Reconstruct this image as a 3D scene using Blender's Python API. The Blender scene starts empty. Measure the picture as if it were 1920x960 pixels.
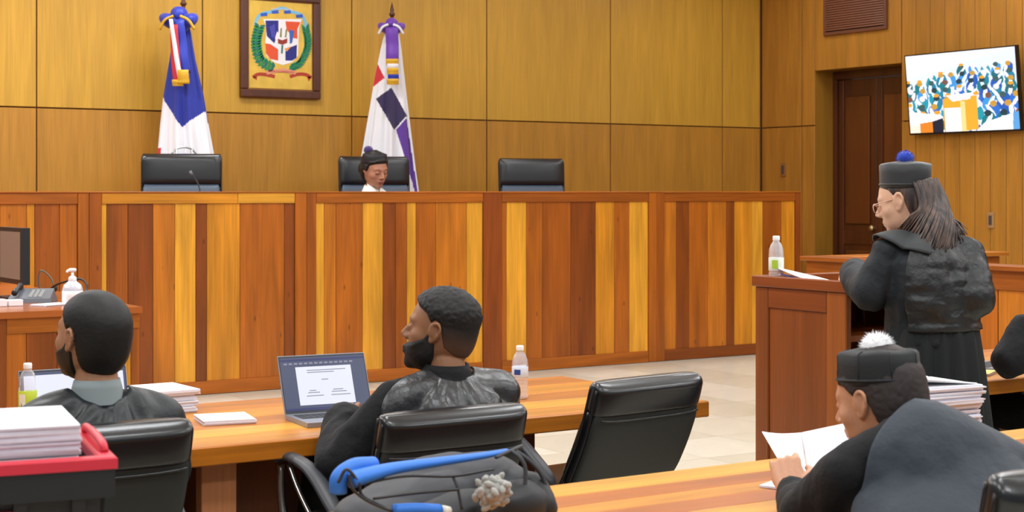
import bpy, bmesh, math, random
import numpy as np
from mathutils import Vector, Matrix
from mathutils.bvhtree import BVHTree
random.seed(7)
C = bpy.context.scene.collection
SC = bpy.context.scene
# ---------------------------------------------------------------- camera, light, exposure
F = 3000.0; HY = 359.0; CAMH = 1.55; TH = math.atan(3000/4640)
cam_d = bpy.data.cameras.new('camera'); cam = bpy.data.objects.new('camera', cam_d); C.objects.link(cam)
cam.location = (0, 0, CAMH); cam.rotation_euler = (math.pi/2, 0, -TH)
cam_d.sensor_width = 36; cam_d.lens = F/1920*36
cam_d.shift_y = -(480-HY)/1920; cam_d.clip_end = 100
cam_d.dof.use_dof = True; cam_d.dof.focus_distance = 6.6; cam_d.dof.aperture_fstop = 7.0
SC.camera = cam
world = bpy.data.worlds.new('world'); SC.world = world; world.use_nodes = True
world.node_tree.nodes['Background'].inputs[0].default_value = (0.94, 0.97, 1.0, 1)
world.node_tree.nodes['Background'].inputs[1].default_value = 0.20
LAMP_W = 43.0
lamp_spots = [(x, y) for y in (-0.6, 2.0, 4.6, 7.2, 9.8, 12.2) for x in (-0.6, 2.4, 5.4, 8.4, 11.0)]
for (x, y) in lamp_spots:
    ld = bpy.data.lights.new('ceiling_lamp_light', 'AREA'); ld.shape = 'RECTANGLE'
    ld.size = 1.2; ld.size_y = 0.6; ld.energy = LAMP_W*(1 if y < 9 else (1.25 if x < 4 else .8 if x < 7 else .6) if y < 11 else (2.3 if x < 1 else 1.9 if x < 4 else .9 if x < 7 else .35)); ld.color = (0.93, 0.97, 1.0)
    lo = bpy.data.objects.new('ceiling_lamp_light', ld); lo.location = (x, y, 4.16); C.objects.link(lo)
SC.view_settings.view_transform = 'Standard'; SC.view_settings.look = 'None'
SC.view_settings.gamma = 1; SC.view_settings.use_curve_mapping = False
SC.view_settings.exposure = 0.13
# ---------------------------------------------------------------- measuring helpers (room coordinates)
ct, st = math.cos(TH), math.sin(TH)
def W(x, y, d):                                  # pixel and depth -> world
    r = (x-960)/F*d
    return Vector((r*ct + d*st, -r*st + d*ct, CAMH - (y-HY)/F*d))
def WY(x, y, Y):
    k = (x-960)/F; return W(x, y, Y/(ct - k*st))
def WX(x, y, X):
    k = (x-960)/F; return W(x, y, X/(k*ct + st))
def WH(x, y, h): return W(x, y, (CAMH-h)*F/(y-HY))
# ---------------------------------------------------------------- materials
def lin(c): return tuple(((v/255)/12.92 if v/255 <= .04045 else ((v/255+.055)/1.055)**2.4) for v in c)
MATS = {}
def mat(name, col, rough=.5, metal=0, spec=.5, sheen=0, coat=0, trans=0, emit=None, es=0, bump=None, var=0, sss=0, ior=None):
    if name in MATS: return MATS[name]
    m = bpy.data.materials.new(name); m.use_nodes = True; nt = m.node_tree; b = nt.nodes['Principled BSDF']
    c = lin(col); b.inputs['Base Color'].default_value = (*c, 1); b.inputs['Roughness'].default_value = rough
    b.inputs['Metallic'].default_value = metal; b.inputs['Specular IOR Level'].default_value = spec
    b.inputs['Sheen Weight'].default_value = sheen; b.inputs['Coat Weight'].default_value = coat
    b.inputs['Coat Roughness'].default_value = .15
    b.inputs['Transmission Weight'].default_value = trans
    if ior: b.inputs['IOR'].default_value = ior
    if sss: b.inputs['Subsurface Weight'].default_value = sss; b.inputs['Subsurface Radius'].default_value = (.01, .004, .002); b.inputs['Subsurface Scale'].default_value = 1
    if emit: b.inputs['Emission Color'].default_value = (*lin(emit), 1); b.inputs['Emission Strength'].default_value = es
    tc = nt.nodes.new('ShaderNodeTexCoord')
    n = nt.nodes.new('ShaderNodeTexNoise'); n.inputs['Scale'].default_value = (bump[0] if bump else 30); n.inputs['Detail'].default_value = 5
    nt.links.new(tc.outputs['Object'], n.inputs['Vector'])
    if var:
        mx = nt.nodes.new('ShaderNodeMix'); mx.data_type = 'RGBA'
        mx.inputs[6].default_value = (*[v*(1-var) for v in c], 1); mx.inputs[7].default_value = (*[min(1, v*(1+var)) for v in c], 1)
        nt.links.new(n.outputs[0], mx.inputs[0]); nt.links.new(mx.outputs[2], b.inputs['Base Color'])
    if bump:
        bp = nt.nodes.new('ShaderNodeBump'); bp.inputs['Strength'].default_value = bump[1]; bp.inputs['Distance'].default_value = bump[2] if len(bump) > 2 else .002
        nt.links.new(n.outputs[0], bp.inputs['Height']); nt.links.new(bp.outputs[0], b.inputs['Normal'])
    MATS[name] = m; return m
def wood(name, col, axis='Z', rough=.35, contrast=.22, fine=.12, knots=False, coat=.25, scale=1.0, dark=.5):
    if name in MATS: return MATS[name]
    m = bpy.data.materials.new(name); m.use_nodes = True; nt = m.node_tree; L = nt.links; N = nt.nodes
    b = N['Principled BSDF']; b.inputs['Roughness'].default_value = rough; b.inputs['Coat Weight'].default_value = coat; b.inputs['Coat Roughness'].default_value = .2
    b.inputs['Specular IOR Level'].default_value = .35
    c = lin(col)
    tc = N.new('ShaderNodeTexCoord'); oi = N.new('ShaderNodeObjectInfo')
    mu = N.new('ShaderNodeMath'); mu.operation = 'MULTIPLY'; mu.inputs[1].default_value = 40
    L.new(oi.outputs['Random'], mu.inputs[0])
    add = N.new('ShaderNodeVectorMath'); add.operation = 'ADD'
    L.new(tc.outputs['Object'], add.inputs[0]); L.new(mu.outputs[0], add.inputs[1])
    def mapped(s_across, s_along):
        mp = N.new('ShaderNodeMapping'); s = [s_across]*3; s['XYZ'.index(axis)] = s_along
        mp.inputs['Scale'].default_value = s; L.new(add.outputs[0], mp.inputs['Vector']); return mp
    n1 = N.new('ShaderNodeTexNoise'); n1.inputs['Scale'].default_value = 1; n1.inputs['Detail'].default_value = 4; n1.inputs['Distortion'].default_value = .6
    L.new(mapped(9*scale, .9*scale).outputs[0], n1.inputs['Vector'])
    n2 = N.new('ShaderNodeTexNoise'); n2.inputs['Scale'].default_value = 1; n2.inputs['Detail'].default_value = 3
    L.new(mapped(90*scale, 2.5*scale).outputs[0], n2.inputs['Vector'])
    def ramp(src, amt):
        r = N.new('ShaderNodeMapRange'); r.inputs[1].default_value = .28; r.inputs[2].default_value = .72
        r.inputs[3].default_value = 1-amt; r.inputs[4].default_value = 1+amt; L.new(src, r.inputs[0]); return r.outputs[0]
    mm = N.new('ShaderNodeMath'); mm.operation = 'MULTIPLY'; L.new(ramp(n1.outputs[0], contrast), mm.inputs[0]); L.new(ramp(n2.outputs[0], fine), mm.inputs[1])
    out = mm.outputs[0]
    if knots:
        v = N.new('ShaderNodeTexVoronoi'); v.inputs['Scale'].default_value = 1; L.new(mapped(9, 3.2).outputs[0], v.inputs['Vector'])
        r = N.new('ShaderNodeMapRange'); r.inputs[1].default_value = .03; r.inputs[2].default_value = .1; r.inputs[3].default_value = .45; r.inputs[4].default_value = 1
        L.new(v.outputs['Distance'], r.inputs[0]); m3 = N.new('ShaderNodeMath'); m3.operation = 'MULTIPLY'; L.new(out, m3.inputs[0]); L.new(r.outputs[0], m3.inputs[1]); out = m3.outputs[0]
    vm = N.new('ShaderNodeVectorMath'); vm.operation = 'SCALE'; vm.inputs[0].default_value = c; L.new(out, vm.inputs['Scale'])
    # warmer in the dark streaks
    g = N.new('ShaderNodeGamma'); L.new(vm.outputs[0], g.inputs[0]); g.inputs[1].default_value = 1.0
    L.new(g.outputs[0], b.inputs['Base Color'])
    bp = N.new('ShaderNodeBump'); bp.inputs['Strength'].default_value = .08; bp.inputs['Distance'].default_value = .001
    L.new(n2.outputs[0], bp.inputs['Height']); L.new(bp.outputs[0], b.inputs['Normal'])
    MATS[name] = m; return m
def attr_mat(name, emission=0, rough=.6, sheen=0):
    m = bpy.data.materials.new(name); m.use_nodes = True; nt = m.node_tree; b = nt.nodes['Principled BSDF']
    a = nt.nodes.new('ShaderNodeVertexColor'); a.layer_name = 'col'
    b.inputs['Roughness'].default_value = rough; b.inputs['Sheen Weight'].default_value = sheen
    if emission:
        nt.links.new(a.outputs[0], b.inputs['Emission Color']); b.inputs['Emission Strength'].default_value = emission; b.inputs['Base Color'].default_value = (.01, .01, .01, 1)
    else: nt.links.new(a.outputs[0], b.inputs['Base Color'])
    return m
VEN = wood('veneer_upper', (202, 154, 56), 'Z', .42, .10, .10, coat=.1)
VEN2 = wood('veneer_lower', (184, 130, 48), 'Z', .42, .12, .12, coat=.1)
VEN3 = wood('veneer_right_wall', (178, 122, 46), 'Z', .42, .16, .12, coat=.1)
VDARK = mat('panel_joint', (120, 74, 36), .7)
TONES = {
 'y': (214, 150, 44), 'o': (184, 108, 26), 'm': (168, 91, 20), 'b': (150, 78, 17), 'd': (126, 62, 14), 'l': (198, 128, 30), 'r': (132, 64, 18)}
def bw(t, axis='Z'): return wood('bench_wood_%s_%s' % (t, axis), TONES[t], axis, .38, .28, .15, knots=(t in 'mbod' and axis == 'Z'), coat=.2)
DOORW = wood('door_wood', (84, 42, 16), 'Z', .4, .2, .12)
LECT = wood('lectern_wood', (138, 70, 22), 'Z', .4, .16, .12)
LECT2 = wood('lectern_wood_light', (160, 86, 30), 'Z', .4, .16, .12)
LECTX = wood('lectern_wood_rail', (136, 66, 20), 'Y', .4, .16, .12)
BLACKLEATHER = mat('black_leather', (21, 22, 26), .30, spec=.6, bump=(160, .22, .001), coat=.25)
BACKLEATHER = mat('black_leatherette_back', (42, 44, 42), .5, spec=.45, bump=(220, .3, .001))
BLUELEATHER = mat('blue_grey_leather', (70, 82, 98), .5, bump=(120, .3, .001))
PIPING = mat('leather_piping', (20, 20, 22), .4)
STEEL = mat('brushed_steel', (190, 195, 195), .3, metal=1)
PLASTIC = mat('black_plastic', (32, 33, 36), .45)
GREYPLASTIC = mat('grey_plastic', (95, 98, 106), .45)
PAPER = mat('white_paper', (246, 246, 250), .8, bump=(400, .15, .0005))
PAPER2 = mat('paper_edges', (226, 222, 232), .85, var=.06, bump=(60, .2))
ROBE = mat('black_robe_cloth', (13, 14, 17), .8, spec=.35, sheen=.02, bump=(22, .55, .012))
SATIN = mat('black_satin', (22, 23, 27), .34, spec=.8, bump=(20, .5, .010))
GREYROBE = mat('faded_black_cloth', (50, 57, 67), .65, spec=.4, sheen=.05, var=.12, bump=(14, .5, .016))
VESTM = mat('black_vest_cloth', (22, 24, 26), .42, spec=.5, bump=(38, .6, .008))
WHITE = mat('white_plastic', (240, 240, 240), .4)
GOLD = mat('gold_fringe', (222, 172, 40), .6, bump=(200, .5))
BRASS = mat('brass', (210, 190, 140), .3, metal=.9)
FRAMEW = wood('frame_wood', (84, 44, 26), 'Z', .4, .2, .1)
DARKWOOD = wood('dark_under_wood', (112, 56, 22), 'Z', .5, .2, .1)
PINKWOOD = wood('table_leg_wood', (196, 128, 84), 'Z', .4, .12, .1)
# ---------------------------------------------------------------- object helpers
def root_of(name, loc, label, cat, group=None):
    o = bpy.data.objects.new(name, None); C.objects.link(o); o.location = loc; o.empty_display_size = .1
    o['label'] = label; o['category'] = cat
    if group: o['group'] = group
    return o
def tag(o, label=None, cat=None, group=None, kind=None):
    if label: o['label'] = label
    if cat: o['category'] = cat
    if group: o['group'] = group
    if kind: o['kind'] = kind
    return o
def wloc(p):
    v = Vector((0, 0, 0))
    while p: v = v + Vector(p.location); p = p.parent
    return v
def mk(name, V, Fc, m, parent=None, smooth=False, origin=None, face_mats=None):
    """V in world coordinates; parents are unrotated while building"""
    base = wloc(parent); V = np.asarray(V, dtype=float)
    off = np.array(origin) if origin is not None else np.array(base)
    me = bpy.data.meshes.new(name); me.from_pydata((V-off).tolist(), [], [tuple(f) for f in Fc]); me.update()
    for mm in (m if isinstance(m, (list, tuple)) else [m]): me.materials.append(mm)
    if face_mats is not None: me.polygons.foreach_set('material_index', np.asarray(face_mats, dtype=np.int32))
    if smooth: me.polygons.foreach_set('use_smooth', [True]*len(me.polygons))
    o = bpy.data.objects.new(name, me); C.objects.link(o); o.location = Vector(off)-base
    if parent: o.parent = parent
    return o
def boxvf(lo, hi):
    x0, y0, z0 = lo; x1, y1, z1 = hi
    V = [(x0,y0,z0),(x1,y0,z0),(x1,y1,z0),(x0,y1,z0),(x0,y0,z1),(x1,y0,z1),(x1,y1,z1),(x0,y1,z1)]
    return V, [(0,3,2,1),(4,5,6,7),(0,1,5,4),(1,2,6,5),(2,3,7,6),(3,0,4,7)]
def box(name, lo, hi, m, parent=None, bev=0.0, rot=None, pivot=None, smooth=False, origin=None):
    lo2 = [min(a, b) for a, b in zip(lo, hi)]; hi2 = [max(a, b) for a, b in zip(lo, hi)]
    V, Fc = boxvf(lo2, hi2)
    if bev:
        bm = bmesh.new(); vs = [bm.verts.new(v) for v in V]; [bm.faces.new([vs[i] for i in f]) for f in Fc]
        bmesh.ops.bevel(bm, geom=bm.edges[:], offset=bev, segments=2 if bev > .004 else 1, profile=.6, affect='EDGES')
        bm.verts.index_update(); V = [tuple(v.co) for v in bm.verts]; Fc = [[v.index for v in f.verts] for f in bm.faces]; bm.free()
    if rot is not None:
        p = Vector(pivot) if pivot is not None else (Vector(lo)+Vector(hi))/2
        V = [tuple(p + rot @ (Vector(v)-p)) for v in V]
    return mk(name, V, Fc, m, parent, smooth, origin)
def RZ(a): return Matrix.Rotation(a, 3, 'Z')
def RX(a): return Matrix.Rotation(a, 3, 'X')
def RY(a): return Matrix.Rotation(a, 3, 'Y')
def frame(d):
    d = Vector(d).normalized(); u = Vector((0, 0, 1)) if abs(d.z) < .95 else Vector((1, 0, 0))
    a = d.cross(u).normalized(); b = a.cross(d).normalized(); return a, b, d
def tubevf(pts, r, n=10, closed=False, flat=1.0):
    pts = [Vector(p) for p in pts]; V = []; Fc = []; k = len(pts)
    rr = r if hasattr(r, '__len__') else [r]*k
    prev = None
    for i, p in enumerate(pts):
        if closed: d = pts[(i+1) % k]-pts[i-1]
        else: d = pts[min(i+1, k-1)]-pts[max(i-1, 0)]
        a, b, d = frame(d)
        if prev is not None:
            a2 = (prev - d*prev.dot(d))
            if a2.length > 1e-6: a = a2.normalized(); b = a.cross(d)
        prev = a
        for j in range(n):
            t = 2*math.pi*j/n; V.append(tuple(p + a*math.cos(t)*rr[i] + b*math.sin(t)*rr[i]*flat))
    for i in range(k if closed else k-1):
        for j in range(n):
            i2 = (i+1) % k; Fc.append((i*n+j, i*n+(j+1) % n, i2*n+(j+1) % n, i2*n+j))
    if not closed: Fc.append(tuple(range(n-1, -1, -1))); Fc.append(tuple((k-1)*n+j for j in range(n)))
    return V, Fc
def tube(name, pts, r, m, parent=None, n=10, closed=False, flat=1.0): 
    V, Fc = tubevf(pts, r, n, closed, flat); return mk(name, V, Fc, m, parent, True)
def lathevf(c, prof, n=24, axis=(0, 0, 1)):
    a, b, d = frame(axis); c = Vector(c); V = []; Fc = []
    for (r, z) in prof:
        for j in range(n):
            t = 2*math.pi*j/n; V.append(tuple(c + d*z + (a*math.cos(t)+b*math.sin(t))*max(r, 1e-4)))
    for i in range(len(prof)-1):
        for j in range(n): Fc.append((i*n+j, i*n+(j+1) % n, (i+1)*n+(j+1) % n, (i+1)*n+j))
    Fc.append(tuple(range(n-1, -1, -1))); Fc.append(tuple((len(prof)-1)*n+j for j in range(n)))
    return V, Fc
def lathe(name, c, prof, m, parent=None, n=24, axis=(0, 0, 1), smooth=True):
    V, Fc = lathevf(c, prof, n, axis); o = mk(name, V, Fc, m, parent, smooth)
    return o
def joinvf(lst):
    V = []; Fc = []
    for v, f in lst:
        k = len(V); V += [tuple(p) for p in v]; Fc += [tuple(i+k for i in ff) for ff in f]
    return V, Fc
def copy_tree(o, parent=None):
    c = o.copy(); C.objects.link(c)
    if parent: c.parent = parent
    for ch in list(o.children): copy_tree(ch, c)
    return c
def smoothpath(pts, k=6):
    pts = [Vector(p) for p in pts]; out = []
    P = [pts[0]*2-pts[1]]+pts+[pts[-1]*2-pts[-2]]
    for i in range(1, len(P)-2):
        p0, p1, p2, p3 = P[i-1:i+3]
        for j in range(k):
            t = j/k
            out.append(.5*((2*p1)+(p2-p0)*t+(2*p0-5*p1+4*p2-p3)*t*t+(3*p1-p0-3*p2+p3)*t**3))
    out.append(pts[-1]); return out
# ================================================================ the setting
YB = 13.6; XR = 12.14; HJ = 2.262; CEIL = 4.3; DAIS = .55
g = .006
wall = box('wall_back', (-3.5, YB+.025, 0), (XR+.5, YB+.2, CEIL), VDARK); wall['kind'] = 'structure'; wall['label'] = 'back wall clad in honey veneer panels'
xs = [WY(p, 300, YB).x for p in (69, 380, 660, 913, 1145, 1355)]
w0 = xs[1]-xs[0]; xs = [xs[0]-w0*2, xs[0]-w0]+xs+[XR-.02]
def panel_of(name, lo, hi, m, par): return box(name, lo, hi, m, par, bev=.003)
for i in range(len(xs)-1):
    a, b = xs[i]+g, xs[i+1]-g
    panel_of('veneer_panel', (a, YB, HJ+g), (b, YB+.02, CEIL-.01), VEN, wall)
    panel_of('veneer_panel', (a, YB, .02), (b, YB+.02, HJ-g), VEN2, wall)
DY0, DY1, DH = WX(1690, 200, XR).y, WX(1527, 200, XR).y, WX(1527, 133, XR).z
V, Fc = joinvf([boxvf((XR+.025, -2, 0), (XR+.6, DY0-.03, CEIL)), boxvf((XR+.025, DY1+.03, 0), (XR+.6, YB+.02, CEIL)), boxvf((XR+.025, DY0-.03, DH+.03), (XR+.6, DY1+.03, CEIL))])
wr = mk('wall_right', V, Fc, VDARK); wr['kind'] = 'structure'; wr['label'] = 'right wall clad in honey veneer around the dark doorway'
yj = WX(1503, 200, XR).y
panel_of('veneer_panel', (XR, yj+g, HJ+g), (XR+.02, YB-.005, CEIL-.01), VEN3, wr)
panel_of('veneer_panel', (XR, yj+g, .02), (XR+.02, YB-.005, HJ-g), VEN3, wr)
panel_of('veneer_panel', (XR, DY1, HJ+g), (XR+.02, yj-g, CEIL-.01), VEN3, wr)
panel_of('veneer_panel', (XR, DY1, .02), (XR+.02, yj-g, HJ-g), VEN3, wr)
panel_of('veneer_panel', (XR, DY0+g, DH), (XR+.02, DY1-g, CEIL-.01), VEN3, wr)
ys = [DY0-.004]; y = WX(1916, 200, XR).y
# narrow boards, each about 0.19 m wide, to the right of the door
nb = 8; edges = [DY0-.004 - (DY0-y)*k/nb for k in range(nb+1)]
for k in range(9): edges.append(edges[-1]-(DY0-y)/nb*1.5)
for a, b in zip(edges[:-1], edges[1:]):
    gg = .003
    off = random.uniform(0, .002)
    panel_of('veneer_panel', (XR-off, b+gg, HJ+g), (XR+.02, a-gg, CEIL-.01), VEN3, wr)
    panel_of('veneer_panel', (XR-off, b+gg, .02), (XR+.02, a-gg, HJ-g), VEN3, wr)
# jambs lined with veneer
JW = wood('jamb_veneer', (160, 112, 36), 'Z', .45, .12, .1)
for nm, lo, hi in (('far', (XR+.02, DY1, 0), (XR+.36, DY1+.025, DH)), ('near', (XR+.02, DY0-.025, 0), (XR+.36, DY0, DH)), ('head', (XR+.02, DY0, DH), (XR+.36, DY1, DH+.025))):
    box('door_lining', lo, hi, JW, wr)
XD = XR+.33
dr = bpy.data.objects.new('door_1', None); C.objects.link(dr); dr.location = (XD, (DY0+DY1)/2, 0); dr['kind'] = 'structure'; dr['label'] = 'dark brown double door in a deep reveal'
box('door_frame', (XD-.06, DY0, DH-.09), (XD+.05, DY1, DH), DOORW, dr, .006)
box('door_frame', (XD-.06, DY1-.06, 0), (XD+.05, DY1, DH-.09), DOORW, dr, .006)
box('door_frame', (XD-.06, DY0, 0), (XD+.05, DY0+.06, DH-.09), DOORW, dr, .006)
ym = (DY0+DY1)/2
PANELW = wood('door_panel_wood', (102, 54, 20), 'Z', .35, .2, .12)
for a, b in ((DY0+.065, ym-.004), (ym+.004, DY1-.065)):
    lf = box('door_leaf', (XD-.02, a, .01), (XD+.03, b, DH-.095), DOORW, dr, .004)
    for z0, z1 in ((.2, .92), (1.2, DH-.28)):
        box('door_panel', (XD-.035, a+.1, z0), (XD-.02, b-.1, z1), PANELW, lf, .012)
    box('stile', (XD-.032, a, .01), (XD-.02, a+.07, DH-.1), DOORW, lf, .004)
    box('stile', (XD-.032, b-.07, .01), (XD-.02, b, DH-.1), DOORW, lf, .004)
    box('lock_rail', (XD-.03, a+.07, .98), (XD-.02, b-.07, 1.12), DOORW, lf, .004)
kp = WX(1636, 428, XD-.06)
lathe('door_knob', (XD-.02, kp.y, kp.z), [(.02, 0), (.012, .01), (.012, .03), (.03, .045), (.034, .06), (.025, .075), (.001, .08)], BRASS, dr, 16, (-1, 0, 0))
# vent above the door
vt = root_of('air_vent', (XR, WX(1605, 30, XR).y, 3.5), 'brown louvred air vent set high above the dark double door', 'vent')
va, vb = WX(1665, 30, XR).y, WX(1547, 30, XR).y; vz = WX(1547, 68, XR).z
VM = mat('vent_brown', (112, 66, 44), .5); VM2 = mat('vent_slat_brown', (128, 78, 54), .45)
box('backing', (XR-.004, va+.03, vz+.03), (XR, vb-.03, vz+.57), mat('vent_dark', (50, 28, 20), .8), vt)
for lo, hi in (((va, vz), (vb, vz+.035)), ((va, vz+.565), (vb, vz+.6)), ((va, vz+.035), (va+.035, vz+.565)), ((vb-.035, vz+.035), (vb, vz+.565))):
    box('frame', (XR-.03, lo[0], lo[1]), (XR, hi[0], hi[1]), VM, vt, .003)
for k in range(21):
    z = vz+.048+k*.0248
    box('slat', (XR-.022, va+.035, z), (XR-.019, vb-.035, z+.022), VM2, vt, rot=RY(.5))
# floor with tiles
fl = box('floor', (-4, -2.5, -.1), (XR+.6, YB+.2, -.004), mat('tile_joint', (176, 168, 152), .8)); fl['kind'] = 'structure'; fl['label'] = 'cream stone tile floor'
TM = []
for k, c in enumerate(((208, 203, 186), (200, 194, 176), (212, 207, 192))):
    m = mat('cream_stone_tile_%d' % k, c, .3, var=.12, bump=(3, .02)); TM.append(m)
    for nd in m.node_tree.nodes:
        if nd.type == 'TEX_NOISE': nd.inputs['Scale'].default_value = 3; nd.inputs['Distortion'].default_value = 2.5
tme = {}
T = .6
for k in range(3):
    V, Fc = boxvf((-.298, -.298, -.02), (.298, .298, 0)); me = bpy.data.meshes.new('floor_tile'); me.from_pydata(V, [], Fc); me.materials.append(TM[k]); tme[k] = me
for i in range(-1, 20):
    for j in range(4, 20):
        x, y = i*T+.3, j*T+.3
        if y > 11.3 or x > XR-.2: continue
        # keep tiles on the part of the floor the camera's side of the bench can see
        d = x*st+y*ct; r = x*ct-y*st
        if abs(r/d) > .42: continue
        o = bpy.data.objects.new('floor_tile', tme[random.randrange(3)]); C.objects.link(o); o.parent = fl; o.location = (x, y, 0)
big = box('tile_field', (-4, -2.5, -.02), (XR, 2.38, -.001), TM[0], fl)
ce = box('ceiling', (-4, -2.5, CEIL), (XR+.6, YB+.2, CEIL+.1), mat('ceiling_white', (235, 232, 225), .9)); ce['kind'] = 'structure'
dz = box('trim_1', (-3.5, 11.66, 0), (XR, YB, DAIS), wood('dais_wood', (120, 70, 30), 'X')); dz['kind'] = 'structure'; dz['label'] = 'raised dais behind the long bench'
# ================================================================ the judges' bench
BY = 11.55; BT = 1.55
bench = root_of('judges_bench', (7, BY, 0), 'long high judges bench faced with vertical wooden boards in mixed honey and brown tones', 'bench')
def bx(px): return WY(px, 500, BY).x
def board(nm, a, b, z0, z1, t, dep=0.0, axis='Z'): box(nm, (bx(a)+.0015, BY+dep, z0), (bx(b)-.0015, BY+.04, z1), bw(t, axis), bench, .002)
zr = BT - 22*12.5/3000 - .0   # underside of the top rail
segs = [(-420, -230, 'm', None), (-40, 145, 'm', [(-40, 0, 'o'), (0, 50, 'o'), (50, 65, 'l'), (65, 112, 'b'), (112, 145, 'm')]),
        (190, 552, 'l', [(190, 200, 'y'), (200, 240, 'b'), (240, 287, 'd'), (287, 328, 'o'), (328, 367, 'y'), (367, 388, 'd'), (388, 450, 'l'), (450, 533, 'm'), (533, 552, 'd')]),
        (592, 905, 'm', [(592, 608, 'y'), (608, 630, 'o'), (630, 680, 'm'), (680, 718, 'y'), (718, 742, 'd'), (742, 763, 'b'), (763, 780, 'y'), (780, 817, 'm'), (817, 875, 'o'), (875, 905, 'y')]),
        (940, 1215, 'b', [(940, 950, 'm'), (950, 987, 'y'), (987, 1017, 'm'), (1017, 1070, 'b'), (1070, 1117, 'd'), (1117, 1152, 'l'), (1152, 1180, 'm'), (1180, 1215, 'y')]),
        (1245, 1490, 'b', [(1245, 1268, 'o'), (1268, 1292, 'd'), (1292, 1327, 'm'), (1327, 1362, 'o'), (1362, 1377, 'd'), (1377, 1410, 'l'), (1410, 1430, 'y'), (1430, 1465, 'b'), (1465, 1490, 'l')])]
segs[0] = (-420, -80, 'm', [(-420, -350, 'm'), (-350, -280, 'o'), (-280, -220, 'd'), (-220, -150, 'y'), (-150, -80, 'b')])
for a, b, rt, pl in segs:
    ra, rb = a, b
    if a == 190:
        board('top_rail', a, 445, zr, BT-.012, 'l', -.012, 'X'); board('top_rail', 445, b, zr, BT-.012, 'y', -.012, 'X')
    else: board('top_rail', a, b, zr, BT-.012, rt, -.012, 'X')
    board('bottom_rail', a, b, .0, .1, 'm' if a != 1245 else 'd', -.012, 'X')
    for pa, pb, t in pl: board('plank', pa, pb, .1, zr, t)
for a, b, t in ((-80, -40, 'm'), (145, 166, 'm'), (166, 190, 'b'), (552, 574, 'm'), (574, 592, 'b'), (905, 940, 'r'), (1215, 1230, 'm'), (1230, 1245, 'b'), (1490, 1500, 'r')):
    board('stile', a, b, 0, BT-.012, t, -.014)
xe = bx(1500)
box('cap', (bx(-420), BY-.02, BT-.012), (xe, BY+.12, BT), bw('m', 'X'), bench, .003)
box('end_panel', (xe-.04, BY+.04, 0), (xe, BY+.62, BT-.02), bw('b'), bench, .003)
box('core', (bx(-420), BY+.04, 0), (xe-.04, BY+.1, BT-.02), bw('b'), bench)
box('worktop', (bx(-420), BY+.1, 1.28), (xe-.04, BY+.62, 1.32), bw('o', 'X'), bench, .003)
# ================================================================ clerk's desk at the left
CY = 8.72; CH = .9; cx = WY(265, 575, CY).x
desk = root_of('clerk_desk', (cx-1.2, CY, 0), 'brown wooden clerk desk with panelled front, running up to the long bench', 'desk')
V = [(cx-3.2, CY-.02, CH-.035), (cx, CY-.02, CH-.035), (cx+.05, BY-.02, CH-.035), (cx-3.2, BY-.02, CH-.035)]
V = [(a, b, c) for a, b, c in V]+[(a, b, CH) for a, b, c in V]
mk('desktop', V, [(0,3,2,1),(4,5,6,7),(0,1,5,4),(1,2,6,5),(2,3,7,6),(3,0,4,7)], wood('desk_top_wood', (166, 88, 36), 'X', .3, .12, .1, coat=.5), desk)
def db(nm, a, b, z0, z1, t, dep=0., ax='Z'): box(nm, (WY(a, 600, CY).x+.001, CY+dep, z0), (WY(b, 600, CY).x-.001, CY+.04, z1), bw(t, ax), desk, .002)
zt = CH-.035; zq = CH-.12
db('rail', 12, 262, zq, zt, 'm', 0, 'X'); db('rail', -360, -4, zq, zt, 'm', 0, 'X')
db('stile', -4, 12, 0, zt, 'd', -.005)
for a, b, t in ((-360, -250, 'b'), (-250, -120, 'd'), (-120, -4, 'b'), (12, 50, 'm'), (50, 108, 'd'), (108, 170, 'd'), (170, 225, 'b'), (225, 246, 'l'), (246, 262, 'b')):
    db('board', a, b, 0, zq, t, .006)
xr_ = WY(262, 600, CY).x
box('side_panel', (xr_-.04, CY+.04, 0), (xr_, BY-.06, zt), bw('b'), desk)
# ================================================================ far right parapet
par = root_of('witness_parapet', (7.8, 5.5, 0), 'low reddish brown wooden parapet with thin cap, running along the right side', 'parapet')
PH = 1.1
fy = 8.26
box('cap', (7.74, 3.0, PH-.03), (7.95, fy+.02, PH), bw('b', 'Y'), par, .004)
yy = fy
k = 0
while yy > 3.0:
    box('board', (7.8, yy-.55, .1), (7.84, yy-.002, PH-.15), bw('mbmo'[k % 4]), par, .002); yy -= .555; k += 1
box('rail', (7.785, 3.0, PH-.15), (7.86, fy, PH-.03), bw('b', 'Y'), par, .003)
box('plinth', (7.785, 3.0, 0), (7.86, fy, .1), bw('d', 'Y'), par, .003)
box('cap', (7.95, fy-.25, PH-.03), (9.6, fy+.02, PH), bw('o', 'X'), par, .004)
for k, t in enumerate('momb'):
    box('board', (7.84, fy-.2+.0, PH-.03-.14*(k+1)), (9.55, fy-.16-.004*k, PH-.03-.14*k-.003), bw(t, 'X'), par, .002)
box('board', (7.84, fy-.2, 0), (9.55, fy-.17, PH-.03-.56), bw('b', 'X'), par, .002)
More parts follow.
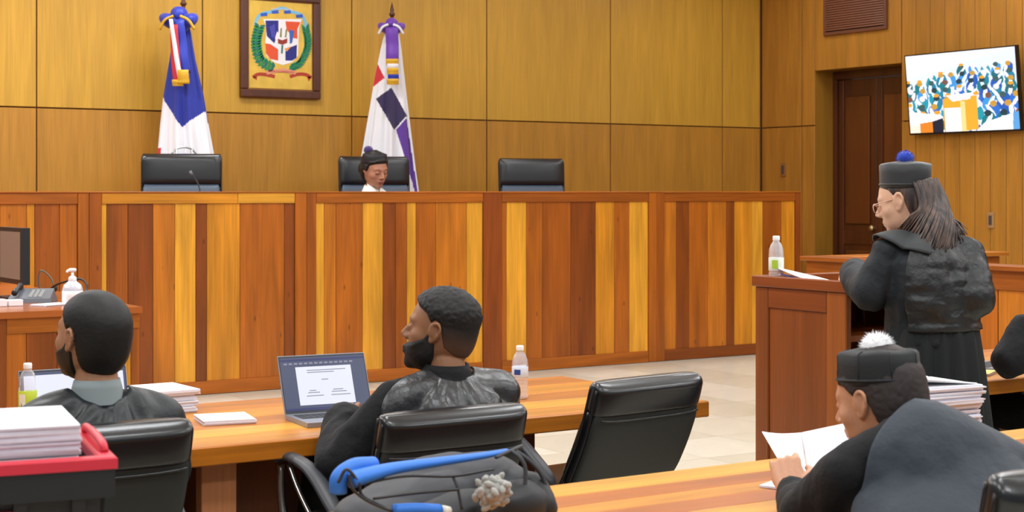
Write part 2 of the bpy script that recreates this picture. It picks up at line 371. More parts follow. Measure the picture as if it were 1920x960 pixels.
# ================================================================ tables
def planktop(tb, x0, x1, y0, y1, z, th, tones, jit=0):
    n = len(tones); ws = [t[1] for t in tones]; s = sum(ws); yy = y1
    for (t, w) in tones:
        h = (y1-y0)*w/s
        box('plank', (x0, yy-h+.0008, z-th), (x1, yy-.0008, z), bw(t, 'X'), tb, .0015); yy -= h
t1 = root_of('counsel_table', (1.2, 5.25, 0), 'long honey coloured counsel table with laptops and papers, facing the high bench', 'table')
Y0, Y1 = 4.72, 5.68; XL, XRt = -1.6, 3.95
planktop(t1, XL, XRt-.001, Y0+.03, Y1, .75, .03, [('o', .2), ('l', .22), ('o', .2), ('y', .16), ('l', .17)])
box('front_edge', (XL, Y0, .69), (XRt, Y0+.029, .75), bw('o', 'X'), t1, .004)
box('apron', (XL, Y0+.02, .695), (XRt-.02, Y0+.07, .719), bw('m', 'X'), t1)
box('back_edge', (XL, Y1, .69), (XRt, Y1+.03, .75), bw('o', 'X'), t1, .004)
xa = WY(378, 900, Y0+.12).x; xb = WY(444, 900, Y0+.12).x; xc = WY(530, 900, Y0+.3).x
box('leg', (xa, Y0+.12, 0), (xb, Y0+.17, .69), PINKWOOD, t1, .003)
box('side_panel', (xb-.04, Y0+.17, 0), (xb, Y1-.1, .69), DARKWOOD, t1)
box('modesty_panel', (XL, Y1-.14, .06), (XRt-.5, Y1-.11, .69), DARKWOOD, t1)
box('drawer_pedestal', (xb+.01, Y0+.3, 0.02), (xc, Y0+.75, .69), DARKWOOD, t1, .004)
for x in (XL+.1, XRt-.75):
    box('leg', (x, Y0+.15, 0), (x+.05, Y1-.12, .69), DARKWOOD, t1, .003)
t2 = root_of('counsel_table', (1.9, 3.15, 0), 'striped light and brown wooden table in front, carrying the backpack and red rimmed crate', 'table')
planktop(t2, -.6, 4.6, 2.72, 3.6, .75, .05, [('y', .15), ('m', .115), ('l', .1), ('m', .12), ('y', .14), ('o', .14), ('m', .12)])
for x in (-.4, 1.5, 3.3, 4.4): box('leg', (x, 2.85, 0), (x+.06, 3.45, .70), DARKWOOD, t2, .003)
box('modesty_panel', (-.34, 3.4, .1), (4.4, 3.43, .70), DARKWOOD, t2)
t3 = root_of('counsel_table', (6.3, 5.1, 0), 'brown wooden table behind the lectern speaker, with yellow pad and small laptop', 'table')
planktop(t3, 5.35, 7.55, 4.6, 5.5, .75, .03, [('o', .2), ('l', .2), ('o', .2), ('l', .2)])
box('front_edge', (5.34, 4.58, .69), (7.56, 4.6, .75), bw('o', 'X'), t3, .003)
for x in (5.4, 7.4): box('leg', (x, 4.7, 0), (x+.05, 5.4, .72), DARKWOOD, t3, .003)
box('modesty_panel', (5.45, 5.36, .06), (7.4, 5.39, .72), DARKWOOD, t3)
# ================================================================ lectern
LX0, LX1, LY0, LY1, LZ = 4.48, 5.06, 4.53, 5.06, 1.20
lec = root_of('lectern', ((LX0+LX1)/2, (LY0+LY1)/2, 0), 'reddish brown wooden box lectern with open back, where the speaker stands', 'lectern')
def lside(x0, x1):
    box('stile', (x0, LY0, 0), (x1, LY0+.11, LZ-.045), LECT2, lec, .004)
    box('stile', (x0, LY1-.08, 0), (x1, LY1, LZ-.045), LECT, lec, .004)
    box('rail', (x0, LY0+.11, LZ-.13), (x1, LY1-.08, LZ-.045), LECTX, lec, .003)
    box('side_panel', (x0+.008, LY0+.11, .0), (x1-.004, LY1-.08, LZ-.13), LECT, lec, .002)
lside(LX0, LX0+.03); lside(LX1-.03, LX1)
box('front_panel', (LX0+.03, LY1-.03, 0), (LX1-.03, LY1, LZ-.045), LECT, lec)
box('top_rim', (LX0-.012, LY0-.01, LZ-.045), (LX0+.02, LY1+.01, LZ), LECTX, lec, .004)
box('top_rim', (LX1-.02, LY0-.01, LZ-.045), (LX1+.012, LY1+.01, LZ), LECTX, lec, .004)
box('top_rim', (LX0+.02, LY1-.02, LZ-.045), (LX1-.02, LY1+.01, LZ), LECT, lec, .004)
box('top', (LX0+.02, LY0-.01, LZ-.07), (LX1-.02, LY1-.02, LZ-.04), LECTX, lec, .002)
box('shelf', (LX0+.03, LY0+.01, .96), (LX1-.03, LY1-.03, .985), LECT2, lec, .002)
box('shelf', (LX0+.03, LY0+.04, .45), (LX1-.03, LY1-.03, .475), DARKWOOD, lec, .002)
# ================================================================ wall things
def emblem():
    fr = root_of('framed_emblem', WY(527, 90, YB-.03), 'dark framed gold painting of a shield emblem between green branches, on the back wall', 'picture')
    Yf = YB-.05
    a0 = WY(452, 100, Yf); a1 = WY(602, 100, Yf); zb = WY(527, 184, Yf).z; zt = WY(527, -14, Yf).z
    fw = .075
    for lo, hi in (((a0.x, zb), (a1.x, zb+fw)), ((a0.x, zt-fw), (a1.x, zt)), ((a0.x, zb+fw), (a0.x+fw, zt-fw)), ((a1.x-fw, zb+fw), (a1.x, zt-fw))):
        box('frame', (lo[0], Yf, lo[1]), (hi[0], YB-.002, hi[1]), FRAMEW, fr, .012)
    box('liner', (a0.x+fw-.004, Yf+.022, zb+fw-.004), (a1.x-fw+.004, Yf+.03, zt-fw+.004), mat('gilt', (150, 100, 40), .5), fr)
    cm = mat('gold_canvas', (226, 184, 76), .6, var=.35); 
    for nd in cm.node_tree.nodes:
        if nd.type == 'TEX_NOISE': nd.inputs['Scale'].default_value = 7
    cv = box('canvas', (a0.x+fw+.012, Yf+.018, zb+fw+.012), (a1.x-fw-.012, Yf+.024, zt-fw-.012), cm, fr)
    lay = [0]
    def Pc(x, y, Y): return WY(430+x/4.8, y/4.8, Y)
    def poly(nm, pts, m, level=1):
        Y = Yf+.018-.0012*level
        V = [Pc(x, y, Y) for x, y in pts]; n = len(V)
        V2 = [v+Vector((0, .001, 0)) for v in V]
        Fc = [tuple(range(n)), tuple(range(2*n-1, n-1, -1))]+[(i, i+n, (i+1) % n+n, (i+1) % n) for i in range(n)]
        mk(nm, V+V2, Fc, m, cv)
    def pm(n, c): return mat('paint_'+n, c, .55)
    WH_, BL, RE = pm('white', (240, 238, 240)), pm('blue', (34, 40, 130)), pm('red', (226, 84, 44))
    LB, LBD, GR, TE, PK, MR = pm('sky', (120, 190, 228)), pm('royal', (50, 90, 190)), pm('green', (34, 140, 70)), pm('teal', (20, 118, 100)), pm('pink', (226, 150, 120)), pm('maroon', (176, 58, 36))
    def band(nm, pts, w, m, level, k=6):
        pp = smoothpath([(x, 0, y) for x, y in pts], k); L_, R_ = [], []
        for i, p in enumerate(pp):
            d = (pp[min(i+1, len(pp)-1)]-pp[max(i-1, 0)]).normalized(); n = Vector((-d.z, 0, d.x))
            L_.append((p.x+n.x*w/2, p.z+n.z*w/2)); R_.append((p.x-n.x*w/2, p.z-n.z*w/2))
        poly(nm, L_+R_[::-1], m, level)
    poly('shield', [(305, 172), (652, 172), (628, 250), (622, 380), (618, 500), (565, 560), (482, 585), (400, 560), (335, 500), (325, 380), (335, 250)], WH_, 1)
    poly('shield_quarter', [(325, 185), (442, 185), (442, 285), (405, 390), (338, 325)], BL, 2)
    poly('shield_quarter', [(505, 192), (640, 198), (612, 262), (612, 350), (572, 340), (515, 262)], RE, 2)
    poly('shield_quarter', [(325, 390), (372, 398), (440, 445), (440, 545), (368, 530), (332, 480)], RE, 2)
    poly('shield_quarter', [(505, 462), (560, 422), (608, 402), (605, 520), (565, 545), (505, 545)], BL, 2)
    poly('flag_fold', [(430, 280), (455, 330), (430, 400), (412, 345)], WH_, 3)
    poly('flag_fold', [(540, 265), (585, 280), (565, 385), (545, 395)], pm('mid_blue', (60, 100, 180)), 3)
    poly('flag_fold', [(362, 240), (410, 215), (415, 330), (385, 340)], pm('violet', (70, 70, 170)), 3)
    poly('open_book', [(435, 348), (478, 362), (522, 345), (520, 385), (478, 402), (440, 390)], pm('brick', (150, 50, 36)), 4)
    poly('spear', [(455, 330), (462, 255), (474, 250), (470, 335)], pm('olive', (130, 130, 60)), 4)
    poly('spear', [(500, 335), (510, 262), (522, 262), (512, 338)], pm('olive', (130, 130, 60)), 4)
    poly('cross', [(470, 405), (486, 405), (480, 480), (466, 480)], TE, 4)
    poly('flag_fold', [(495, 440), (560, 415), (520, 462)], pm('orange', (238, 150, 60)), 4)
    def leafpoly(x, y, a, L, w):
        c, s = math.cos(a), math.sin(a); q = [(0, 0), (L*.35, w), (L*.7, w*.7), (L, 0), (L*.7, -w*.7), (L*.35, -w)]
        return [(x+u*c-v*s, y+u*s+v*c) for u, v in q]
    for pts, ms, nm in (([(268, 250), (245, 350), (250, 450), (290, 550), (400, 615)], (TE, GR), 'laurel'), ([(690, 265), (705, 370), (690, 470), (630, 570), (540, 620)], (GR, TE), 'palm')):
        pp = smoothpath([(x, 0, y) for x, y in pts], 4 if nm == 'laurel' else 5)
        band(nm+'_stem', pts, 8, TE, 2)
        vv = []
        for i, p in enumerate(pp):
            d = pp[min(i+1, len(pp)-1)]-pp[max(i-1, 0)]; a = math.atan2(d.z, d.x)
            for sgn in (1, -1):
                if nm == 'laurel': poly('leaf', leafpoly(p.x, p.z, a+math.pi+sgn*.95, 62, 17), ms[i % 2], 3)
                else: poly('leaf', leafpoly(p.x, p.z, a+math.pi+sgn*.6, 64, 10), ms[(i+(sgn > 0)) % 2], 3)
    band('blue_ribbon', [(236, 240), (245, 180), (290, 125), (380, 105), (475, 72), (560, 105), (640, 130), (680, 190), (690, 260)], 26, LB, 2)
    for x, y in ((310, 130), (412, 108), (522, 108), (630, 145)): poly('ribbon_fold', [(x-32, y-10), (x+28, y-18), (x+34, y+12), (x-26, y+16)], LBD, 3)
    band('red_ribbon', [(212, 695), (260, 668), (330, 672), (410, 690)], 30, MR, 2); band('red_ribbon', [(545, 690), (620, 668), (690, 672), (738, 700)], 30, MR, 2)
    poly('ribbon_tail', [(215, 690), (250, 690), (245, 725)], MR, 2); poly('ribbon_tail', [(700, 690), (735, 690), (715, 735)], MR, 2)
    band('pink_ribbon', [(335, 655), (470, 634), (600, 655)], 34, PK, 3)
    def letters(txt, c, size, m, level):
        cu = bpy.data.curves.new('lettering', 'FONT'); cu.body = txt; cu.size = size; cu.align_x = 'CENTER'; cu.align_y = 'CENTER'; cu.extrude = .0002
        cu.materials.append(m); tmp = bpy.data.objects.new('tmp', cu); C.objects.link(tmp); me = bpy.data.meshes.new_from_object(tmp.evaluated_get(bpy.context.evaluated_depsgraph_get()))
        bpy.data.objects.remove(tmp); o = bpy.data.objects.new('lettering', me); C.objects.link(o); o.parent = cv
        o.rotation_euler = (math.pi/2, 0, 0); o.location = Pc(c[0], c[1], Yf+.018-.0012*level)-wloc(cv)
    letters('REPÚBLICA DOMINICANA', (470, 645), .022, MR, 4.4)
    letters('DIOS PATRIA LIBERTAD', (475, 84), .020, WH_, 3.6)
emblem()
# television
Yt0, Yt1 = WX(1915, 160, XR-.09).y, WX(1706, 160, XR-.09).y
zt1, zt0 = 0, 0
pa = WX(1706, 103, XR-.09); pb = WX(1706, 250, XR-.09); pc_ = WX(1915, 84, XR-.05); pd = WX(1915, 247, XR-.05)
tv = root_of('wall_television', (XR-.05, (Yt0+Yt1)/2, (pa.z+pb.z)/2), 'flat television on the right wall showing a bright crowded hall', 'television')
zlo, zhi = (pb.z+pd.z)/2, (pa.z+pc_.z)/2
tilt = RY(-.10); pv = (XR-.03, 0, zlo)
def tvrot(V): 
    p = Vector(pv); return [tuple(p + tilt @ (Vector(v)-p)) for v in V]
BEZ = mat('tv_bezel', (14, 14, 16), .35)
V, Fc = boxvf((XR-.085, Yt0, zlo), (XR-.045, Yt1, zhi)); mk('casing', tvrot(V), Fc, BEZ, tv)
box('wall_bracket', (XR-.06, (Yt0+Yt1)/2-.2, zlo+.2), (XR-.001, (Yt0+Yt1)/2+.2, zlo+.5), PLASTIC, tv)
bz = .012
for lo, hi in (((Yt0, zlo), (Yt1, zlo+bz+.006)), ((Yt0, zhi-bz), (Yt1, zhi)), ((Yt0, zlo), (Yt0+bz, zhi)), ((Yt1-bz, zlo), (Yt1, zhi))):
    V, Fc = boxvf((XR-.092, lo[0], lo[1]), (XR-.085, hi[0], hi[1])); mk('bezel', tvrot(V), Fc, BEZ, tv)
def picture_mesh(name, o3, ux, uz, img, m, parent):
    h, w, _ = img.shape
    ii, jj = np.meshgrid(np.arange(h+1), np.arange(w+1), indexing='ij')
    V = np.array(o3)+np.outer((jj/w).ravel(), ux)+np.outer((1-ii/h).ravel(), uz)
    idx = lambda i, j: i*(w+1)+j
    Fc = [(idx(i, j), idx(i+1, j), idx(i+1, j+1), idx(i, j+1)) for i in range(h) for j in range(w)]
    o = mk(name, V, Fc, m, parent); me = o.data
    ca = me.color_attributes.new('col', 'FLOAT_COLOR', 'CORNER')
    col = np.repeat(img.reshape(-1, 3), 4, axis=0); col = np.concatenate([col, np.ones((len(col), 1))], 1)
    ca.data.foreach_set('color', col.ravel().astype(np.float32)); return o
def tv_image(w=192, h=132):
    rs = np.random.RandomState(5); u, v = np.meshgrid((np.arange(w)+.5)/w, (np.arange(h)+.5)/h)
    img = np.ones((h, w, 3))*np.array(lin((246, 244, 248)))
    def col(c): return np.array(lin(c))
    def blob(cx, cy, rx, ry, c, tiltk=0):
        m = ((u-cx+tiltk*(v-cy))/rx)**2+((v-cy)/ry)**2 < 1; img[m] = col(c)
    # sloping back wall line of the hall
    m = (v > .30-.30*u) & (v < .86); img[m] = col((222, 232, 246))
    cols = [(20, 128, 160), (24, 150, 170), (40, 110, 200), (16, 108, 120), (60, 150, 220), (30, 90, 180), (10, 120, 130)]
    row = 0; y = .20
    while y < .92:
        s = .06+.045*y; x = rs.uniform(-.02, .03)
        while x < 1.02:
            if y > .36-.32*x:
                c = cols[rs.randint(len(cols))]
                blob(x, y+s*.9, s*.62, s*1.15, c, rs.uniform(-.3, .3))
                blob(x+rs.uniform(-.3, .3)*s, y+s*.8, s*.22, s*.8, (244, 246, 252), rs.uniform(-.6, .6))
                blob(x, y-.1*s, s*.33, s*.42, [(120, 80, 70), (60, 90, 90), (238, 226, 230), (200, 150, 60), (30, 60, 70)][rs.randint(5)])
                if rs.rand() < .25: blob(x, y-.5*s, s*.3, s*.25, (238, 160, 40))
            x += s*rs.uniform(1.25, 1.7)
        y += s*1.25
    def P(poly, c):
        pts = poly; n = len(pts); ins = np.zeros_like(u, bool)
        for i in range(n):
            (x1, y1), (x2, y2) = pts[i], pts[(i+1) % n]
            with np.errstate(divide='ignore', invalid='ignore'):
                cnd = ((y1 > v) != (y2 > v)) & (u < (x2-x1)*(v-y1)/(y2-y1+1e-12)+x1)
            ins ^= cnd
        img[ins] = col(c)
    P([(0, .72), (.3, .78), (.33, .84), (.12, .92), (0, .9)], (248, 240, 240)); P([(.0, .9), (.12, .9), (.12, 1), (0, 1)], (246, 226, 210))
    P([(.1, .88), (.22, .86), (.22, 1), (.1, 1)], (226, 130, 40)); P([(.22, .86), (.32, .82), (.32, 1), (.22, 1)], (24, 30, 50))
    P([(.62, 1), (.7, .9), (1, .78), (1, 1)], (250, 250, 250)); P([(.95, .8), (1, .78), (1, 1), (.94, 1)], (90, 160, 220))
    P([(.33, .58), (.64, .56), (.64, .98), (.5, 1), (.33, 1)], (232, 168, 50)); P([(.34, .7), (.49, .7), (.49, 1), (.34, 1)], (240, 232, 240))
    P([(.49, .62), (.53, .62), (.53, 1), (.49, 1)], (246, 214, 140)); P([(.36, .54), (.6, .52), (.58, .6), (.42, .62)], (250, 246, 244))
    return img
scr = attr_mat('television_picture', 1.15, .3)
p = Vector(pv)
def tr(v): return np.array(p + tilt @ (Vector(v)-p))
o3 = tr((XR-.0905, Yt1-bz, zlo+bz+.006)); e1 = tr((XR-.0905, Yt0+bz, zlo+bz+.006))-o3; e2 = tr((XR-.0905, Yt1-bz, zhi-bz))-o3
picture_mesh('screen', o3, e1, e2, tv_image(), scr, tv)
# switch plates
for px, py, lab in ((1468, 318, 'small bronze switch plate on the wall near the far corner'), (1857, 413, 'small grey switch plate on the wall below the television')):
    q = WX(px, py, XR-.012)
    s = root_of('light_switch', q, lab, 'switch')
    mg = mat('switch_'+str(px), (150, 100, 50) if px < 1500 else (168, 130, 84), .4)
    box('plate', (XR-.014, q.y-.04, q.z-.075), (XR-.001, q.y+.04, q.z+.075), mg, s, .003)
    box('rocker', (XR-.02, q.y-.018, q.z-.045), (XR-.014, q.y+.018, q.z+.045), mat('switch_rocker', (72, 66, 66), .4), s, .002)
# ================================================================ office chairs
def slabvf(rows, n=28, ex=.32):
    """rows: (centre, half width, half thickness, thickness direction); superellipse cross-sections, closed"""
    V = []; Fc = []
    for (c, hw, ht, td) in rows:
        c = Vector(c); td = Vector(td)
        for j in range(n):
            t = 2*math.pi*j/n; cc, s = math.cos(t), math.sin(t)
            V.append(tuple(c + Vector((1, 0, 0))*hw*math.copysign(abs(cc)**ex, cc) + td*ht*math.copysign(abs(s)**(ex*1.6), s)))
    k = len(rows)
    for i in range(k-1):
        for j in range(n): Fc.append((i*n+j, i*n+(j+1) % n, (i+1)*n+(j+1) % n, (i+1)*n+j))
    Fc.append(tuple(range(n-1, -1, -1))); Fc.append(tuple((k-1)*n+j for j in range(n)))
    return V, Fc
def make_chair(label, loc, cat_group, top=.92, lean=.42, half=.255, seat=.47, front=None, arms=True, axis_back=-.2):
    ch = root_of('office_chair', loc, label, 'chair', cat_group); o = Vector(loc)
    z0 = seat+.04; L = (top-z0)/math.cos(lean)
    up = Vector((0, -math.sin(lean), math.cos(lean))); td = Vector((0, math.cos(lean), math.sin(lean)))
    b0 = Vector((0, axis_back, z0))
    def at(s, off=0): return o + b0 + up*(L*s) + td*(off + .05*math.sin(s*math.pi)*-.35)
    def rows(s0, s1, n, hw, ht, off, swell=0, cap=True):
        R = []
        for i in range(n+1):
            f = i/n; s = s0+(s1-s0)*f
            e = min(f, 1-f)*(n)/1.0
            k = 1-.0*e
            edge = math.sqrt(max(0.02, 1-(1-min(1, min(f, 1-f)*n/3))**2))
            R.append((at(s, off), hw*(.985+.015*edge)-(.012*(1-edge)), ht*edge*(1+swell*math.sin(f*math.pi)), td))
        return R
    hd = .27 if top < 1.1 else .34
    fm = front or BLACKLEATHER
    sh = mk('back_shell', *slabvf(rows(0, 1-hd+.06, 14, half-.004, .022, -.022)), BACKLEATHER, ch, True)
    mk('back_cushion', *slabvf(rows(.0, 1-hd+.01, 14, half-.012, .038, .022, .15)), fm, ch, True)
    mk('headrest', *slabvf(rows(1-hd-.015, 1, 16, half, .043, .0, .10)), BLACKLEATHER, ch, True)
    for s in (-1, 1):
        for q, off in ((.0, -.01), (.0, .022)):
            pts = [at(t/20, off) + Vector((s*(half-.004), 0, 0)) for t in range(0, 20)]
            tube('piping', pts, .0055, PIPING, ch, 8)
    seam = [at(1-hd-.005-.02*(1-(t/10-1)**4), -.0455) + Vector((half*.92*(t/10-1), 0, 0)) for t in range(21)]
    tube('seam', seam, .0035, BLACKLEATHER, ch, 8)
    R = []
    for i in range(13):
        f = i/12; e = math.sqrt(max(.03, 1-(2*f-1)**8)); R.append((o+Vector((0, -.24+.5*f, seat-.02*max(0, f-.8)*5)), half*(.96+.04*e), .05*e, Vector((0, 0, 1))))
    mk('seat', *slabvf(R), fm, ch, True)
    if arms:
        for s in (-1, 1):
            xx = s*(half+.045)
            pad = smoothpath([o+Vector((xx, .27, seat+.195)), o+Vector((xx, .2, seat+.225)), o+Vector((xx, .02, seat+.205)), o+Vector((xx, -.13, seat+.12)), o+Vector((xx*.98, -.2, seat+.06))], 5)
            n = len(pad); ww = [.028*math.sqrt(max(.06, 1-abs(2*i/(n-1)-1)**6)) for i in range(n)]
            tube('arm_pad', pad, ww, mat('arm_pad_plastic', (58, 60, 66), .45), ch, 12, flat=.55)
            fr = smoothpath([o+Vector((xx, .24, seat+.19)), o+Vector((xx, .235, seat+.08)), o+Vector((xx*.97, .2, seat-.02)), o+Vector((xx*.8, .12, seat-.055)), o+Vector((0, .06, seat-.06))], 5)
            tube('arm_frame', fr, .014, STEEL, ch, 8)
            tube('arm_frame', smoothpath([o+Vector((xx, .18, seat+.2)), o+Vector((xx, .1, seat+.12)), o+Vector((xx*.97, -.02, seat+.02)), o+Vector((xx*.85, -.06, seat-.04))], 5), .008, STEEL, ch, 8)
    lathe('gas_column', o+Vector((0, 0, .09)), [(.03, 0), (.03, .12), (.02, .125), (.02, seat-.14)], STEEL, ch, 14)
    box('tilt_plate', o+Vector((-.1, -.12, seat-.07)), o+Vector((.1, .12, seat-.045)), PLASTIC, ch, .006)
    for k in range(5):
        a = 2*math.pi*k/5+.3; d = Vector((math.cos(a), math.sin(a), 0))
        tube('base_leg', [o+Vector((0, 0, .11)), o+d*.15+Vector((0, 0, .1)), o+d*.29+Vector((0, 0, .075))], [.026, .022, .015], STEEL, ch, 8)
        lathe('caster', o+d*.29+Vector((0, 0, .028))-Vector((d.y, -d.x, 0))*.018, [(.001, 0), (.026, .002), (.028, .018), (.026, .034), (.001, .036)], PLASTIC, ch, 14, (d.y, -d.x, 0))
    return ch
BYC = 4.42
c1 = make_chair('black leather office chair under the man with close-cropped hair and grey collar', (1.405, BYC+.14, 0), 'black office chairs at the counsel tables', top=.885)
ARMG = 0
def dupchair(src, loc, label, rz=0, tiltdeg=None):
    c = copy_tree(src); c.location = loc; c.rotation_euler = (0, 0, rz); c['label'] = label; return c
dupchair(c1, (2.50, BYC+.13, 0), 'black leather office chair under the bearded man, backpack in front of its back', -.0)
dupchair(c1, (3.38, BYC+.36, 0), 'empty black leather office chair pushed up to the counsel table', .12).scale = (1, 1, 1.018)
_c = dupchair(c1, (2.64, 2.25, 0), 'black leather office chair under the man with the white pompom hat', -.25); _c.scale = (1, 1, 1.165)
dupchair(c1, (5.98, 4.40, 0), 'black leather office chair under the person at the right edge of the picture', 0)
c1.scale = (1, 1, 1.04)
jc = make_chair('tall black leather judge chair, empty, in front of the blue and white flag', (0, 0, 0), 'high backed chairs behind the bench', top=1.315, lean=.12, half=.33, seat=.50, front=BLUELEATHER)
def jput(c, px, Y, rz):
    b_ = WY(px, 300, Y); v = RZ(rz) @ Vector((0, -.33, 0)); c.location = (b_.x-v.x, Y-v.y, DAIS); c.rotation_euler = (0, 0, rz)
jput(jc, 341, 12.75, math.pi-.40)
c = copy_tree(jc); jput(c, 698, 12.78, math.pi-.15); c['label'] = 'tall black leather judge chair in which the reading judge sits'
c = copy_tree(jc); jput(c, 993, 12.75, math.pi-.22); c['label'] = 'tall black leather judge chair, empty, farthest from the flags'
# ================================================================ flags
def pip(P, x, z):
    ins = False; n = len(P)
    for i in range(n):
        x1, z1 = P[i]; x2, z2 = P[(i+1) % n]
        if (z1 > z) != (z2 > z) and x < (x2-x1)*(z-z1)/(z2-z1)+x1: ins = not ins
    return ins
CLB = mat('flag_blue', (20, 40, 150), .7, sheen=.3); CLW = mat('flag_white', (236, 235, 240), .75); CLR = mat('flag_red', (206, 34, 50), .7, sheen=.3)
CLP = mat('flag_purple', (92, 46, 150), .7, sheen=.3); CLD = mat('flag_dark_violet', (44, 30, 78), .7, sheen=.3); CLRB = mat('ribbon_blue', (30, 52, 176), .5, sheen=.3); CLRP = mat('ribbon_purple', (112, 58, 178), .5, sheen=.3)
POLE = mat('flag_pole_wood', (90, 50, 30), .4)
def make_flag(label, pxc, Y, sil, rule, mats, seed, fin_y, pole_top_y, bowc, ribs):
    """sil: list of (image y, left x, right x) measured; the cloth is a folded cone hanging from a standing pole"""
    ctr = WY(pxc, 300, Y); d = ctr.x*st+ctr.y*ct
    fl_ = root_of('flag', (ctr.x, Y, DAIS), label, 'flag', 'ceremonial flags on poles')
    z_of = lambda y: CAMH-(y-HY)/F*d
    lat = Vector((ct, -st, 0)); tow = Vector((-st, -ct, 0))
    s2 = sorted(sil); ys_ = [s[0] for s in s2]; ls = [(s[1]-pxc)/F*d for s in s2]; rs_ = [(s[2]-pxc)/F*d for s in s2]
    nz, na = 190, 220
    y0, y1 = ys_[0], ys_[-1]; V = []; U = []
    rnd = np.random.RandomState(seed); ph = rnd.rand(6)*6.28
    for i in range(nz+1):
        y = y0+(y1-y0)*i/nz; f = i/nz
        l, r = np.interp(y, ys_, ls), np.interp(y, ys_, rs_); c, hw = (l+r)/2, (r-l)/2
        for j in range(na):
            a = 2*math.pi*j/na
            amp = (.10+.42*f)
            fold = 1+amp*(math.sin(9*a+ph[0]+1.2*f)+.6*math.sin(14*a+ph[1]-2*f))*.55
            dep = hw*.55*fold
            sx = c+hw*math.sin(a)*(1+.3*(fold-1)); p = ctr+lat*sx+tow*dep*math.cos(a); p.z = z_of(y)
            V.append(tuple(p)); U.append((a if a < math.pi else a-2*math.pi, sx, y))
    Fc = []; fm = []
    for i in range(nz):
        for j in range(na):
            Fc.append((i*na+j, (i+1)*na+j, (i+1)*na+(j+1) % na, i*na+(j+1) % na))
            a, sx, y = U[i*na+j]; x = pxc+sx/d*F
            fm.append(rule(x, y, abs(a) < math.pi/2+.05))
    Fc.append(tuple(range(na))); fm.append(0)
    mk('cloth', V, Fc, mats, fl_, True, face_mats=fm)
    tube('pole', [ctr+Vector((0, 0, DAIS+.03-ctr.z)), Vector((ctr.x, Y, z_of(pole_top_y)))], .017, POLE, fl_, 12)
    lathe('finial', (ctr.x, Y, z_of(pole_top_y)-.01), [(.022, 0), (.03, .015), (.016, .04), (.02, .055), (.001, .13)], POLE, fl_, 14)
    lathe('base', (ctr.x, Y, DAIS), [(.16, 0), (.16, .02), (.06, .05), (.03, .08), (.001, .081)], BRASS, fl_, 28)
    P = lambda x, y, o=.0: ctr+lat*((x-pxc)/F*d)+tow*o+Vector((0, 0, z_of(y)-ctr.z))
    bow(fl_, P, *bowc)
    for (nm, pts, ws, m, off) in ribs:
        a_ = [P(x, y, off) for x, y in pts]; pp = smoothpath(a_, 6); n = len(pp); VV = []
        for i, q in enumerate(pp):
            w = (ws[0]+(ws[1]-ws[0])*i/(n-1))/F*d/2
            for sx_, sy_ in ((-1, 0), (1, 0), (1, -1), (-1, -1)): VV.append(tuple(q+lat*sx_*w+tow*(sy_*.006+.006*math.sin(i*.9))))
        FF = []
        for i in range(n-1):
            for j in range(4): FF.append((i*4+j, i*4+(j+1) % 4, (i+1)*4+(j+1) % 4, (i+1)*4+j))
        FF += [(3, 2, 1, 0), tuple((n-1)*4+j for j in range(4))]
        mk(nm, VV, FF, m, fl_, True)
    return fl_
def bow(par, P, cx_, cy_, r, m, m2):
    """rosette of puffed loops tied round the pole head"""
    parts_ = []
    for k, (dx, dy, rx, ry, a) in enumerate(((-.55, .1, .62, .42, .5), (.55, .1, .62, .42, -.5), (0, -.3, .5, .5, 0), (-.2, .25, .35, .5, .2), (.25, .25, .35, .5, -.2))):
        V = []; n1, n2 = 14, 20; c = (cx_+dx*r, cy_+dy*r)
        for i in range(n1+1):
            ph = math.pi*i/n1
            for j in range(n2):
                t = 2*math.pi*j/n2; fold = 1+.13*math.sin(7*t+k)
                u, v = rx*r*math.sin(ph)*math.cos(t)*fold, ry*r*math.cos(ph)
                V.append(tuple(P(c[0]+u*math.cos(a)-v*math.sin(a), c[1]+u*math.sin(a)+v*math.cos(a), .06+.075*math.sin(ph)*math.sin(t)*fold)))
        Fc = [(i*n2+j, i*n2+(j+1) % n2, (i+1)*n2+(j+1) % n2, (i+1)*n2+j) for i in range(n1) for j in range(n2)]
        parts_.append((V, Fc))
    V, Fc = joinvf(parts_); b = mk('bow', V, Fc, m, par, True)
    for s in (-1, 1):
        pts = [P(cx_+s*r*.2, cy_-r*.15, .15), P(cx_+s*r*.7, cy_+r*.1, .15), P(cx_+s*r*1.05, cy_+r*.65, .13)]
        tube('bow_trim', smoothpath(pts, 5), .012, m2, b, 8)
def rule1(x, y, front):
    if not front: return 1 if y < 230 else 0
    if y < 178: return 1
    lim = 238-abs(x-345)*(238-180)/40 if x < 345 else 238-abs(x-345)*(238-208)/40
    return 1 if y < lim else (2 if (x < 305 and y > 276) else 0)
make_flag('blue and white flag with blue bow and red white ribbon, on a standing pole', 344, 13.2,
    [(30, 330, 350), (60, 326, 358), (110, 319, 366), (180, 308, 381), (235, 302, 389), (290, 297, 398), (360, 292, 404), (470, 285, 412)],
    rule1, [CLW, CLB, CLR], 3, 5, 8, (338, 38, 31, CLRB, GOLD),
    [('ribbon', [(334, 50), (336, 100), (342, 160)], (14, 18), CLR, .175), ('ribbon', [(329, 40), (336, 90), (346, 150)], (7, 9), CLW, .19), ('ribbon', [(342, 40), (347, 90), (352, 140)], (20, 24), CLRB, .165),
     ('fringe', [(341, 152), (342, 164)], (20, 20), GOLD, .19), ('fringe', [(352, 134), (353, 160)], (20, 22), GOLD, .20)])
Q = [(735, 164), (763, 216), (740, 243), (706, 185)]
B2 = [(743, 243), (762, 221), (766, 250), (784, 372), (784, 400), (774, 345), (758, 288)]
R2 = [(702, 122), (708, 118), (722, 146), (703, 160), (698, 160)]
